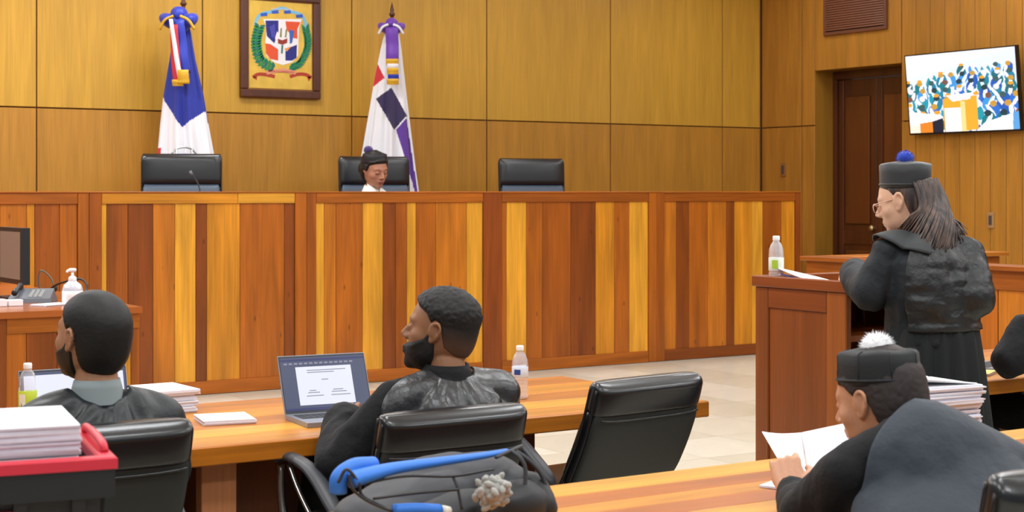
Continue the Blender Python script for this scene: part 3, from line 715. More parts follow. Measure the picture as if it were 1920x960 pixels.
def rule2(x, y, front):
    if not front: return 0
    if pip(Q, x, y): return 2
    if pip(B2, x, y): return 1
    if pip(R2, x, y): return 3
    return 0
make_flag('white flag with purple and violet blocks and purple bow, on a standing pole', 735, 13.2,
    [(40, 727, 745), (90, 714, 752), (150, 702, 758), (200, 694, 763), (260, 684, 769), (320, 674, 775), (370, 668, 781), (470, 656, 792)],
    rule2, [CLW, CLP, CLD, CLR], 8, 10, 28, (735, 52, 22, CLRP, CLW),
    [('ribbon', [(737, 55), (738, 90), (738, 118)], (23, 24), CLRP, .165), ('fringe', [(738, 113), (738, 124)], (23, 24), GOLD, .175), ('ribbon', [(739, 122), (739, 134)], (20, 21), CLW, .17),
     ('fringe', [(739, 130), (739, 142)], (21, 22), GOLD, .18), ('ribbon', [(740, 140), (740, 152)], (20, 21), CLRB, .17), ('fringe', [(739, 150), (739, 161)], (22, 22), GOLD, .18)])
# ================================================================ props
def bottle(loc, label, H=.205, R=.0315, lab=(.085, .125), labcol=(214, 226, 244), mark=(40, 70, 150), group='plastic water bottles'):
    b = root_of('water_bottle', loc, label, 'bottle', group); s = H/.205
    PET = mat('clear_plastic', (244, 244, 250), .15, trans=.7, ior=1.12)
    prof = [(.7*R, 0), (R*.95, .004*s), (R, .012*s)]
    for k in range(4): z = (.02+.015*k)*s; prof += [(R, z), (R*.94, z+.006*s), (R, z+.012*s)]
    prof += [(R*.97, lab[0]*s), (R*.97, lab[1]*s), (R, (lab[1]+.005)*s), (R*.93, .15*s), (R*.7, .17*s), (R*.42, .182*s), (R*.4, .19*s), (.001, .19*s)]
    lathe('bottle_body', loc, prof, PET, b, 28)
    LM = mat('bottle_label_%d_%d' % (labcol[0], labcol[1]), labcol, .5)
    lb = lathe('label', Vector(loc)+Vector((0, 0, lab[0]*s)), [(R*.99, 0), (R*1.01, .001), (R*1.01, (lab[1]-lab[0])*s-.001), (R*.99, (lab[1]-lab[0])*s)], LM, b, 28)
    # printed mark on the camera-facing part of the label
    V = []; n = 8; tow = Vector((-st, -ct, 0)); lat = Vector((ct, -st, 0))
    for i in range(n+1):
        a = -.75+.8*i/n
        for z in (lab[0]*s+.010, lab[1]*s-.010): V.append(tuple(Vector(loc)+(tow*math.cos(a)+lat*math.sin(a))*R*1.03+Vector((0, 0, z))))
    mk('label_mark', V, [(2*i, 2*i+2, 2*i+3, 2*i+1) for i in range(n)], mat('mark_%d_%d' % mark[:2], mark, .5), lb)
    lathe('cap', Vector(loc)+Vector((0, 0, .185*s)), [(R*.46, 0), (R*.47, .002), (R*.47, .016*s), (R*.4, .02*s), (.001, .0202*s)], WHITE, b, 20)
q = WH(975, 748, .75); bottle((q.x, q.y, .751), 'clear water bottle with pale label behind the shoulder of the bearded man')
q = WH(52, 792, .75); bottle((q.x, q.y, .751), 'clear water bottle with green label beside the partly hidden laptop', lab=(.05, .11), labcol=(196, 214, 60), mark=(240, 240, 220))
q = W(1472, 505, 6.72); bottle((LX0+.05, LY1-.075, LZ-.039), 'clear water bottle with green and white label standing on the lectern', lab=(.06, .115), labcol=(228, 236, 226), mark=(176, 208, 60))
def sheet_stack(name, c, w, d, h, rz, label, cat, group=None, m=PAPER, skew=0, wob=.004, seed=1):
    """a pile of loose sheets; slightly uneven edges"""
    rs = random.Random(seed); n = max(2, int(h/.004)); parts_ = []
    for i in range(n):
        z0, z1 = h*i/n, h*(i+1)/n; dx, dy = rs.uniform(-wob, wob), rs.uniform(-wob, wob)
        V, Fc = boxvf((-w/2+dx, -d/2+dy, z0), (w/2+dx, d/2+dy, z1-.0003)); R = Matrix.Rotation(rz+rs.uniform(-.01, .01), 3, 'Z')
        parts_.append(([tuple(R @ Vector(v)+Vector(c)) for v in V], Fc))
    V, Fc = joinvf(parts_)
    fm = [0 if (f % 6 == 1 and f >= len(Fc)-6) else 1 for f in range(len(Fc))]
    return tag(mk(name, V, Fc, [m, PAPER2], None, False, c, face_mats=fm), label, cat, group)
q = WH(423, 790, .75)
sheet_stack('paper_stack', (q.x, q.y, .751), .18, .19, .016, -.2, 'small pile of white paper slips lying alone on the counsel table', 'paper')
q = WH(262, 772, .75)
for k in range(4):
    sheet_stack('paper_stack', (q.x+.01*(k % 2), q.y+.008*(k % 3), .751+.021*k), .34, .25, .0195, .02*(k-1), ('%s bundle of white papers in the pile to the right of the cropped-haired man' % ('lowest', 'second lowest', 'second highest', 'topmost')[k]), 'paper', 'paper bundles beside the cropped haired man', seed=20+k)
# stack of thick bundles behind the man with the white pompom
q = W(1792, 820, 5.05); base_s = Vector((q.x, q.y, .751))
base_s = Vector((3.69, 3.42, .751))
names = ['lowest', 'second lowest', 'third lowest', 'middle', 'third highest', 'second highest', 'topmost']
z = .751
for k, h in enumerate((.036, .03, .028, .034, .03, .03, .028)):
    sheet_stack('document_bundle', (base_s.x+random.uniform(-.008, .008), base_s.y+random.uniform(-.008, .008), z), .29, .23, h-.0012, -.12+.03*(k % 3), '%s bundle of white papers in the tall stack behind the pompom hat man' % names[k], 'paper', 'tall stack of white documents', seed=40+k, wob=.007)
    z += h
# loose top sheets sloping down on the stack
def curved_sheet(name, P00, P10, P11, P01, sag, m, label=None, cat=None, parent=None, th=.002, group=None, n=14):
    P00, P10, P11, P01 = map(Vector, (P00, P10, P11, P01)); V = []
    nrm = (P10-P00).cross(P01-P00).normalized()
    for side in (0, 1):
        for i in range(n+1):
            for j in range(n+1):
                u, v = i/n, j/n; p = P00*(1-u)*(1-v)+P10*u*(1-v)+P11*u*v+P01*(1-u)*v
                V.append(tuple(p+nrm*(sag*math.sin(u*math.pi)+side*th)))
    N = (n+1)**2; Fc = []
    for i in range(n):
        for j in range(n):
            a = i*(n+1)+j; Fc.append((a, a+1, a+n+2, a+n+1)); Fc.append((N+a, N+a+n+1, N+a+n+2, N+a+1))
    rim = [i*(n+1) for i in range(n+1)]+[n*(n+1)+j for j in range(1, n+1)]+[i*(n+1)+n for i in range(n-1, -1, -1)]+[j for j in range(n-1, 0, -1)]
    for a, b in zip(rim, rim[1:]+rim[:1]): Fc.append((a, b, b+N, a+N))
    o = mk(name, V, Fc, m, parent, True, None if parent else P00)
    if label: tag(o, label, cat, group)
    return o
zt_ = z+.001
curved_sheet('document_bundle', (3.53, 3.34, zt_+.035), (3.54, 3.53, zt_+.03), (3.83, 3.52, zt_+.002), (3.82, 3.31, zt_+.002), .012, PAPER, 'loose white papers curling on top of the tall stack of documents', 'paper', th=.004)
# front crate
def crate():
    Cn = W(200, 855, 3.0); a = math.radians(-10.3); R = RZ(a)
    X_ = R @ Vector((1, 0, 0)); Y_ = R @ Vector((0, 1, 0)); w, dp, h = .52, .37, Cn.z-.752
    org = Vector((Cn.x, Cn.y, .752))-X_*w          # near left corner on the table
    BLK = mat('crate_black_plastic', (30, 31, 33), .5, bump=(90, .1)); RED = mat('crate_red_plastic', (214, 46, 66), .42)
    cr = root_of('plastic_crate', org+X_*w/2+Y_*dp/2, 'black plastic crate with a bright red rim, filled with paper, nearest at the left', 'crate')
    def P(x, y, z): return org+X_*x+Y_*y+Vector((0, 0, z))
    def pbox(nm, lo, hi, m, par=cr, bev=.003):
        lo = list(lo); hi = list(hi); bm = bmesh.new(); V, Fc = boxvf(lo, hi); vs = [bm.verts.new(v) for v in V]; [bm.faces.new([vs[i] for i in f]) for f in Fc]
        bmesh.ops.bevel(bm, geom=bm.edges[:], offset=bev, segments=2, profile=.6, affect='EDGES'); bm.verts.index_update()
        V = [tuple(P(*v.co)) for v in bm.verts]; Fc = [[v.index for v in f.verts] for f in bm.faces]; bm.free(); return mk(nm, V, Fc, m, par)
    t = .006
    tp = .025
    def wallvf(c0, c1, c2, c3):     # tapered wall quad prism
        return [c0, c1, c2, c3]
    lowin = .022
    for nm, A, B, nin in (('side', (0, 0), (w, 0), (0, 1)), ('side', (w, 0), (w, dp), (-1, 0)), ('side', (w, dp), (0, dp), (0, -1)), ('side', (0, dp), (0, 0), (1, 0))):
        A, B, nin = Vector(A), Vector(B), Vector(nin); tA = (B-A).normalized()
        q_ = [P(*(A+nin*lowin+tA*lowin), 0), P(*(B+nin*lowin-tA*lowin), 0), P(*B, h-.03), P(*A, h-.03)]
        q2 = [P(*(A+nin*(lowin+t)+tA*lowin), 0), P(*(B+nin*(lowin+t)-tA*lowin), 0), P(*(B+nin*t), h-.03), P(*(A+nin*t), h-.03)]
        s = mk(nm, q_+q2, [(0, 1, 2, 3), (7, 6, 5, 4), (0, 4, 5, 1), (1, 5, 6, 2), (2, 6, 7, 3), (3, 7, 4, 0)], BLK, cr)
        L_ = (B-A).length
        for f in (.2, .45, .7, .9):
            c_ = A+tA*(L_*f)
            x_ = [P(*(c_+tA*u-nin*v_+nin*lowin*k_+tA*0), zz) for zz, k_ in ((.01, 1), (h-.035, 0)) for u, v_ in ((-.012, 0), (.012, 0), (.012, .011), (-.012, .011))]
            mk('rib', x_, [(0, 1, 2, 3), (7, 6, 5, 4), (0, 4, 5, 1), (1, 5, 6, 2), (2, 6, 7, 3), (3, 7, 4, 0)], BLK, s)
        lip = [P(*(A-nin*.014-tA*.014), h-.075), P(*(B-nin*.014+tA*.014), h-.075), P(*(B-nin*.014+tA*.014), h-.022), P(*(A-nin*.014-tA*.014), h-.022)]
        lip2 = [P(*(A+nin*.004), h-.075), P(*(B+nin*.004), h-.075), P(*(B+nin*.004), h-.022), P(*(A+nin*.004), h-.022)]
        mk('lip', lip+lip2, [(0, 1, 2, 3), (7, 6, 5, 4), (0, 4, 5, 1), (1, 5, 6, 2), (2, 6, 7, 3), (3, 7, 4, 0)], BLK, s)
    pbox('bottom', (lowin, lowin, 0), (w-lowin, dp-lowin, .008), BLK)
    o_ = .018
    ring = [(-o_, -o_), (w+o_, -o_), (w+o_, dp+o_), (-o_, dp+o_)]
    V = []; Fc = []
    prof = [(0, -.022), (.0, -.003), (.004, 0), (.03, 0), (.034, -.003), (.034, -.022)]
    cen = Vector((w/2, dp/2))
    for (x, y) in ring:
        for (ins, zz) in prof:
            sx, sy = (1 if x < cen.x else -1), (1 if y < cen.y else -1); V.append(tuple(P(x+sx*ins, y+sy*ins, h+zz)))
    n = len(prof)
    for i in range(4):
        for j in range(n): Fc.append((i*n+j, ((i+1) % 4)*n+j, ((i+1) % 4)*n+(j+1) % n, i*n+(j+1) % n))
    mk('rim', V, Fc, RED, cr)
    # red carrying handle on the right end
    tube('handle', smoothpath([P(w+.004, .05, h+.0), P(w+.002, .07, h+.014), P(w+.002, dp/2, h+.018), P(w+.002, dp-.07, h+.014), P(w+.004, dp-.05, h+.0)], 6), .008, RED, cr, 10, flat=1.0)
    pbox('latch', (.29, -.012, h-.17), (.36, .014, h-.092), RED, cr)
    # paper inside: its right near corner from the photograph
    z0 = h-.09; q = W(147, 789, 3.05)
    zt = q.z-.752
    hs = [(.008, .06), (.07, .12), (.132, zt-.055-.132), (zt-.054, .053)]
    for k, (zb_, hh) in enumerate(((.01, .075), (.086, .078), (.165, zt-.06-.165), (zt-.0585, .058))):
        cc = P(w-.04-.145-.012*k*0+(.0, .004, -.003, 0)[k]+.0, .035+.15, zb_)
        sheet_stack('document_bundle', tuple(cc), .285, .295, hh-.002, a, '%s bundle of white paper stacked in the red rimmed crate' % ('lowest', 'second lowest', 'second highest', 'topmost')[k], 'paper', 'paper bundles in the crate', seed=60+k, wob=.0025)
crate()
# laptops
LAPG = mat('laptop_grey', (150, 154, 164), .35, metal=.4); KEYM = mat('laptop_key', (50, 52, 58), .5)
UI = mat('screen_slate', (14, 14, 18), .3, emit=(74, 80, 108), es=.95); PAGE = mat('screen_page', (14, 14, 18), .3, emit=(236, 238, 252), es=.9); TXT = mat('screen_text', (14, 14, 18), .4, emit=(150, 150, 168), es=.8)
BAR = mat('screen_bar', (14, 14, 18), .3, emit=(50, 56, 104), es=.9)
def laptop(hinge, rz, label, w=.335, dep=.225, hgt=.205, open_=1.92, page=(.17, .1, .83, .82), mode=0):
    lp = root_of('laptop', hinge, label, 'laptop', 'laptops'); H = Vector(hinge); R = RZ(rz)
    def P(x, y, z): return tuple(H+R @ Vector((x, y, z)))
    def bb(nm, lo, hi, m, par, f=P):
        V, Fc = boxvf(lo, hi); return mk(nm, [f(*v) for v in V], Fc, m, par)
    base = bb('base', (-w/2, -dep, 0), (w/2, 0, .016), LAPG, lp)
    for r in range(5):
        for c_ in range(14):
            x0 = -w/2+.02+c_*(w-.04)/14; y0 = -.03-r*.019
            bb('key', (x0, y0-.0165, .016), (x0+(w-.04)/14-.0025, y0, .0178), KEYM, base)
    bb('touchpad', (-.05, -dep+.012, .016), (.05, -dep+.08, .0168), mat('touchpad', (130, 134, 144), .3), base)
    a = open_-math.pi/2                      # lean of the lid away from the user
    def Q_(x, t, n): return P(x, math.sin(a)*t + (-math.cos(a))*n, .014+math.cos(a)*t - (-math.sin(a))*n*-1*0 - math.sin(a)*n*-1*0 + math.sin(a)*n*0)
    def S(x, t, n):                         # t up the lid, n towards the user
        return P(x, math.sin(a)*t-math.cos(a)*n, .014+math.cos(a)*t+math.sin(a)*n)
    lid = bb('lid', (-w/2, 0, -.008), (w/2, hgt+.012, 0), LAPG, lp, S)
    bb('bezel', (-w/2+.002, .004, 0), (w/2-.002, hgt+.009, .001), KEYM, lid, S)
    sc = bb('screen', (-w/2+.006, .012, .001), (w/2-.006, hgt+.003, .0016), UI, lid, S)
    W_, H_ = w-.012, hgt-.009
    def U_(nm, u0, v0, u1, v1, m, l): bb(nm, (-w/2+.006+u0*W_, .012+v0*H_, .0016+.0004*l), (-w/2+.006+u1*W_, .012+v1*H_, .0019+.0004*l), m, lid, S)
    if mode == 0:
        U_('screen_page', page[0], page[1], page[2], page[3], PAGE, 0)
        U_('screen_bar', 0, .0, 1, .05, BAR, 0); U_('screen_bar', 0, .93, 1, .97, BAR, 0)
        for k in range(14): U_('screen_text', .04+.06*k, .87, .04+.06*k+.04, .90, TXT, 0)
        for v0, a0, a1 in ((.74, .3, .76), (.70, .3, .62), (.36, .3, .38), (.32, .28, .42), (.36, .58, .7), (.32, .56, .74), (.26, .26, .46), (.26, .55, .78), (.56, .46, .54)):
            U_('screen_text', a0, v0, a1, v0+.016, TXT, 1)
    elif mode == 1:
        U_('screen_page', .02, .06, .98, .93, PAGE, 0)
    else:
        U_('screen_page', .1, .5, .25, .8, PAGE, 0); U_('screen_text', .1, .25, .3, .4, PAGE, 0)
    return lp
# screen lower-left and lower-right corners measured on the table top
hl = WH(537, 787, .75); hr = WH(697, 776, .75)
laptop(((hl.x+hr.x)/2+.0, (hl.y+hr.y)/2, .751), math.atan2(hr.y-hl.y, hr.x-hl.x), 'open grey laptop showing a white document, in front of the bearded man', w=.33, hgt=.205, open_=1.98)
hl = WH(45, 797, .75)
laptop((hl.x+.19, hl.y+.02, .751), -.02, 'open laptop mostly hidden behind the man with cropped hair', w=.38, hgt=.158, open_=1.85, mode=1)
laptop((5.72, 4.98, .751), .35, 'small laptop with dark violet screen beside the black sleeve at the right edge', w=.3, hgt=.2, open_=1.8, mode=2)
q = WH(1853, 700, .75)
sheet_stack('note_pad', (5.50, 4.82, .751), .16, .22, .012, .5, 'pale yellow note pad on the table by the right edge', 'note pad', m=mat('yellow_paper', (236, 222, 130), .8), seed=5)
# lectern papers
pl = WX(1474, 500, LX0+.06)
curved_sheet('paper_sheets', (LX0+.035, LY1-.10, LZ+.030), (LX0+.035, LY0+.05, LZ-.028), (LX0+.26, LY0+.05, LZ-.034), (LX0+.26, LY1-.10, LZ-.015), -.012, PAPER, 'white sheets lying on the lectern top, one end curling up', 'paper', th=.006)
curved_sheet('blue_folder', (LX0+.04, LY1-.11, LZ+.010), (LX0+.04, LY0+.2, LZ-.034), (LX0+.25, LY0+.2, LZ-.0385), (LX0+.25, LY1-.11, LZ-.036), -.004, mat('blue_folder', (70, 90, 170), .5), 'thin blue folder beneath the white sheets on the lectern', 'folder', th=.003)
# ---------------- clerk desk things
m0 = W(28, 545, 9.75); m0.z = CH
mon = root_of('computer_monitor', (m0.x, m0.y, CH), 'black computer monitor seen almost edge-on at the end of the clerk desk', 'monitor')
mr = RZ(math.radians(-89))
def mp(x, y, z): return tuple(Vector((m0.x, m0.y, CH+.001)) + mr @ Vector((x, y, z)))
def mb(nm, lo, hi, m, par=mon):
    V, Fc = boxvf(lo, hi); return mk(nm, [mp(*v) for v in V], Fc, m, par)
mb('base', (-.11, -.08, 0), (.11, .08, .012), PLASTIC); mb('neck', (-.025, .02, .01), (.025, .045, .2), PLASTIC)
mb('back_cover', (-.13, .0, .12), (.13, .035, .36), PLASTIC)
cs = mb('casing', (-.235, -.028, .09), (.235, .02, .43), PLASTIC)
mb('screen', (-.2, -.031, .12), (.2, -.028, .405), mat('monitor_screen', (138, 130, 118), .2, spec=.9), cs)
# conference telephone
t0 = W(60, 556, 9.4); t0.z = CH+.001
tp_ = root_of('desk_telephone', t0, 'dark grey desk telephone with sloping body in front of the monitor', 'telephone')
V = [t0+RZ(-.5) @ Vector(v) for v in [(-.13, -.09, 0), (.13, -.09, 0), (.13, .1, 0), (-.13, .1, 0), (-.12, -.08, .025), (.12, -.08, .025), (.11, .085, .075), (-.11, .085, .075)]]
mk('telephone_body', V, [(0, 3, 2, 1), (4, 5, 6, 7), (0, 1, 5, 4), (1, 2, 6, 5), (2, 3, 7, 6), (3, 0, 4, 7)], GREYPLASTIC, tp_)
tube('handset', smoothpath([t0+RZ(-.5) @ Vector(v) for v in [(-.085, -.075, .055), (-.08, -.03, .075), (-.08, .03, .09), (-.085, .085, .09)]], 5), [.018]*4+[.013]*8+[.018]*4, PLASTIC, tp_, 10)
for i in range(4):
    for j in range(3):
        p_ = t0+RZ(-.5) @ Vector((.0+.028*j, -.05+.03*i, .036+.0085*i)); box('button', p_-Vector((.009, .009, .003)), p_+Vector((.009, .009, .008)), mat('pale_button', (190, 192, 190), .5), tp_)
# gooseneck microphone
g0 = W(76, 548, 9.9); g0.z = CH+.001
mc = root_of('desk_microphone', g0, 'thin gooseneck microphone bending over the telephone on the clerk desk', 'microphone')
lathe('base', g0, [(.05, 0), (.05, .012), (.03, .02), (.001, .021)], PLASTIC, mc, 20)
tube('neck', smoothpath([g0+Vector((0, 0, .01)), g0+Vector((-.01, 0, .1)), g0+Vector((.0, -.01, .16)), g0+Vector((.05, -.03, .12)), g0+Vector((.075, -.04, .06))], 6), .005, mat('mic_neck', (110, 120, 110), .4), mc, 8)
lathe('head', g0+Vector((.075, -.04, .035)), [(.001, -.012), (.016, 0), (.018, .02), (.01, .035), (.001, .036)], PLASTIC, mc, 14)
cb = [W(100, 552, 9.7), W(125, 528, 9.6), W(150, 522, 9.6), W(163, 533, 9.55), W(160, 553, 9.5)]
cb = [W(82, 545, 9.9), W(104, 535, 9.75), W(128, 527, 9.6), W(150, 523, 9.55), W(163, 533, 9.5), W(161, 548, 9.45), W(158, 570, 9.2)]
cb[0].z = CH+.01; cb[-1].z = CH+.006
tag(tube('cable', smoothpath(cb, 6), .0065, mat('cable_black', (40, 40, 40), .5), None, 8), 'black cable arching up behind the sanitizer bottle on the clerk desk', 'cable')
s0 = W(136, 566, 9.2); s0.z = CH+.001
sb = root_of('sanitizer_bottle', s0, 'white pump bottle of hand sanitizer on the clerk desk', 'bottle')
SANB = mat('sanitizer_clear', (226, 232, 244), .25, trans=.35)
lathe('bottle_body', s0, [(.05, 0), (.056, .006), (.058, .03), (.058, .085), (.05, .112), (.03, .128), (.022, .135), (.001, .136)], SANB, sb, 28)
lathe('label', s0+Vector((0, 0, .018)), [(.0575, 0), (.059, .001), (.059, .06), (.0575, .061)], WHITE, sb, 28)
lathe('pump_collar', s0+Vector((0, 0, .133)), [(.022, 0), (.024, .003), (.022, .022), (.012, .03), (.008, .034), (.008, .05), (.001, .051)], WHITE, sb, 20)
tube('pump_head', smoothpath([s0+Vector((.018, .005, .196)), s0+Vector((0, 0, .198)), s0+Vector((-.028, -.01, .196)), s0+Vector((-.038, -.014, .186))], 5), [.011]*9+[.007]*7, WHITE, sb, 10)
q = WH(100, 573, CH); sheet_stack('paper_sheets', (q.x, q.y+.03, CH+.001), .2, .14, .008, .4, 'white sheet lying in front of the sanitizer bottle', 'paper', seed=9)
q = WH(22, 575, CH); 
bxp = root_of('paper_box', (q.x, q.y+.05, CH+.001), 'small white card boxes at the front edge of the clerk desk', 'box', None)
box('carton', (q.x-.1, q.y+.02, CH+.001), (q.x-.02, q.y+.1, CH+.04), PAPER, bxp, .002); box('carton', (q.x-.01, q.y+.02, CH+.001), (q.x+.07, q.y+.08, CH+.036), PAPER, bxp, .002)
# bench microphones
for px, lab in ((374, 'thin black gooseneck microphone on the bench in front of the leftmost tall chair'),):
    b0 = WY(px, 350, BY+.45); b0.z = 1.321
    m_ = root_of('desk_microphone', b0, lab, 'microphone')
    lathe('base', b0, [(.05, 0), (.05, .015), (.02, .025), (.001, .026)], PLASTIC, m_, 18)
    tube('neck', smoothpath([b0+Vector((0, 0, .02)), b0+Vector((.01, 0, .18)), b0+Vector((.0, .03, .29)), b0+Vector((-.03, .07, .36))], 6), .006, PLASTIC, m_, 8)
    tube('head', [b0+Vector((-.03, .07, .355)), b0+Vector((-.045, .085, .39))], [.011, .013], GREYPLASTIC, m_, 10)
# chrome hanger loop behind the first judge chair
hp = WY(345, 284, 12.97)
hg = root_of('coat_hanger', hp, 'chrome curved bar standing above the tall chair before the blue and white flag', 'coat hanger')
tube('hanger_bar', smoothpath([hp+Vector((-.11, 0, -.02)), hp+Vector((-.07, 0, .02)), hp+Vector((0, 0, .035)), hp+Vector((.07, 0, .02)), hp+Vector((.11, 0, -.02))], 6), .008, STEEL, hg, 8)
tube('hanger_stem', [hp+Vector((-.07, 0, .02)), hp+Vector((-.07, .0, -.6)), hp+Vector((-.07, 0, DAIS+.021-hp.z))], .008, STEEL, hg, 8)
tube('hanger_stem', [hp+Vector((.07, 0, .02)), hp+Vector((.07, .0, -.6)), hp+Vector((.07, 0, DAIS+.021-hp.z))], .008, STEEL, hg, 8)
lathe('base', Vector((hp.x, hp.y, DAIS+.001)), [(.07, 0), (.07, .015), (.02, .02), (.001, .021)], STEEL, hg, 20)
# ================================================================ people
def vnoise(P, seed=0):
    """vectorised value noise, P (n,3)"""
    P = np.asarray(P)+seed*17.31; i = np.floor(P).astype(np.int64); f = P-i; f = f*f*(3-2*f)
    def h(a): 
        n = (a[:, 0]*374761393+a[:, 1]*668265263+a[:, 2]*2147483647+seed*1013) & 0xffffffff
        n = ((n ^ (n >> 13))*1274126177) & 0xffffffff; return ((n ^ (n >> 16)) & 0xffff)/65535.0
    r = 0
    for dx in (0, 1):
        for dy in (0, 1):
            for dz in (0, 1):
                w = (f[:, 0] if dx else 1-f[:, 0])*(f[:, 1] if dy else 1-f[:, 1])*(f[:, 2] if dz else 1-f[:, 2])
                r = r+w*h(i+np.array([dx, dy, dz]))
    return r*2-1
def capvf(p0, p1, r0, r1, n=18, flat=1.0, up=None):
    p0, p1 = Vector(p0), Vector(p1); d = (p1-p0)
    L = d.length; a, b, dd = frame(d if L > 1e-6 else Vector((0, 0, 1)))
    if up is not None:
        up = Vector(up); b = (up-dd*up.dot(dd)).normalized(); a = b.cross(dd)
    V = []; Fc = []; rings = []
    for k in range(1, 6): t = math.pi/2*k/6; rings.append((p0-dd*r0*math.cos(t), r0*math.sin(t)))
    for k in range(0, 5): rings.append((p0+d*k/4, r0+(r1-r0)*k/4))
    for k in range(1, 6): t = math.pi/2*(1-k/6); rings.append((p1+dd*r1*math.cos(t), r1*math.sin(t)))
    for c, r in rings:
        for j in range(n):
            t = 2*math.pi*j/n; V.append(tuple(c+a*r*math.cos(t)+b*r*flat*math.sin(t)))
    k = len(rings)
    for i in range(k-1):
        for j in range(n): Fc.append((i*n+j, i*n+(j+1) % n, (i+1)*n+(j+1) % n, (i+1)*n+j))
    Fc.append(tuple(range(n-1, -1, -1))); Fc.append(tuple((k-1)*n+j for j in range(n)))
    return V, Fc
def chainvf(pts, rs, **k): return [capvf(pts[i], pts[i+1], rs[i], rs[i+1], **k) for i in range(len(pts)-1)]
def ellvf(c, r, R=None, n=24, m=16):
    c = Vector(c); R = R or Matrix.Identity(3); V = [tuple(c+R @ Vector((0, 0, -r[2])))]; Fc = []
    for i in range(1, m):
        t = math.pi*i/m
        for j in range(n):
            a = 2*math.pi*j/n; V.append(tuple(c+R @ Vector((r[0]*math.sin(t)*math.cos(a), r[1]*math.sin(t)*math.sin(a), -r[2]*math.cos(t)))))
    V.append(tuple(c+R @ Vector((0, 0, r[2])))); top = len(V)-1
    for j in range(n):
        Fc.append((0, 1+(j+1) % n, 1+j)); Fc.append((top, 1+(m-2)*n+j, 1+(m-2)*n+(j+1) % n))
    for i in range(m-2):
        for j in range(n): Fc.append((1+i*n+j, 1+i*n+(j+1) % n, 1+(i+1)*n+(j+1) % n, 1+(i+1)*n+j))
    return V, Fc
def loftvf(rings, n=36, ex=.85):
    """rings: (centre, rx, ry, rotation matrix or None)"""
    V = []; Fc = []
    for c, rx, ry, R in rings:
        c = Vector(c)
        for j in range(n):
            t = 2*math.pi*j/n; cc, s = math.cos(t), math.sin(t)
            v = Vector((rx*math.copysign(abs(cc)**ex, cc), ry*math.copysign(abs(s)**ex, s), 0)); V.append(tuple(c+(R @ v if R else v)))
    k = len(rings)
    for i in range(k-1):
        for j in range(n): Fc.append((i*n+j, i*n+(j+1) % n, (i+1)*n+(j+1) % n, (i+1)*n+j))
    Fc.append(tuple(range(n-1, -1, -1))); Fc.append(tuple((k-1)*n+j for j in range(n)))
    return V, Fc
def organic(name, prims, voxel, m, parent, smooth=4, disp=None, cut=None):
    V, Fc = joinvf(prims)
    me = bpy.data.meshes.new('tmp'); me.from_pydata(V, [], Fc); me.update()
    o = bpy.data.objects.new('tmp', me); C.objects.link(o)
    r = o.modifiers.new('r', 'REMESH'); r.mode = 'VOXEL'; r.voxel_size = voxel
    s = o.modifiers.new('s', 'SMOOTH'); s.iterations = smooth; s.factor = .5
    dg = bpy.context.evaluated_depsgraph_get(); dg.update(); e = o.evaluated_get(dg); em = e.to_mesh()
    n = len(em.vertices); co = np.empty(n*3); em.vertices.foreach_get('co', co); co = co.reshape(-1, 3)
    no = np.empty(n*3); em.vertices.foreach_get('normal', no); no = no.reshape(-1, 3)
    F2 = [tuple(p.vertices) for p in em.polygons]
    e.to_mesh_clear(); bpy.data.objects.remove(o); bpy.data.meshes.remove(me)
    if disp is not None: co = co+no*disp(co, no)[:, None]
    if cut is not None:
        keep = cut(co); idx = -np.ones(n, int)
        F2 = [f for f in F2 if all(keep[i] for i in f)]
        used = sorted({i for f in F2 for i in f}); idx[used] = range(len(used)); co = co[used]; F2 = [tuple(int(idx[i]) for i in f) for f in F2]
    return mk(name, co, F2, m, parent, True)
def folds(amp=.006, freq=(6, 6, 3), seed=1, fine=.0015, warp=.6):
    def f(co, no):
        P = co*np.array(freq); w = np.stack([vnoise(P*.7, seed+k) for k in range(3)], 1)*warp
        a = 1-np.abs(vnoise(P+w, seed+5))*2; b = vnoise(P*2.3+w, seed+9); c = vnoise(co*40, seed+11)
        return amp*a+amp*.45*b+fine*c
    return f
# ---- heads: a sphere of directions pushed out to the surface of blended volumes
_ico = bmesh.new(); bmesh.ops.create_icosphere(_ico, subdivisions=6, radius=1); _ico.verts.ensure_lookup_table()
ID = np.array([v.co[:] for v in _ico.verts]); IF = [tuple(v.index for v in f.verts) for f in _ico.faces]; _ico.free()
def e_sdf(P, c, r):
    q = P-np.array(c); r = np.array(r); k0 = np.linalg.norm(q/r, axis=-1); k1 = np.linalg.norm(q/(r*r), axis=-1)+1e-9; return k0*(k0-1)/k1
def c_sdf(P, a, b, r0, r1):
    a, b = np.array(a), np.array(b); ba = b-a; h = np.clip(((P-a) @ ba)/(ba @ ba), 0, 1); return np.linalg.norm(P-a-h[..., None]*ba, axis=-1)-(r0+(r1-r0)*h)
def smin(a, b, k): h = np.clip(.5+.5*(b-a)/k, 0, 1); return b*(1-h)+a*h-k*h*(1-h)
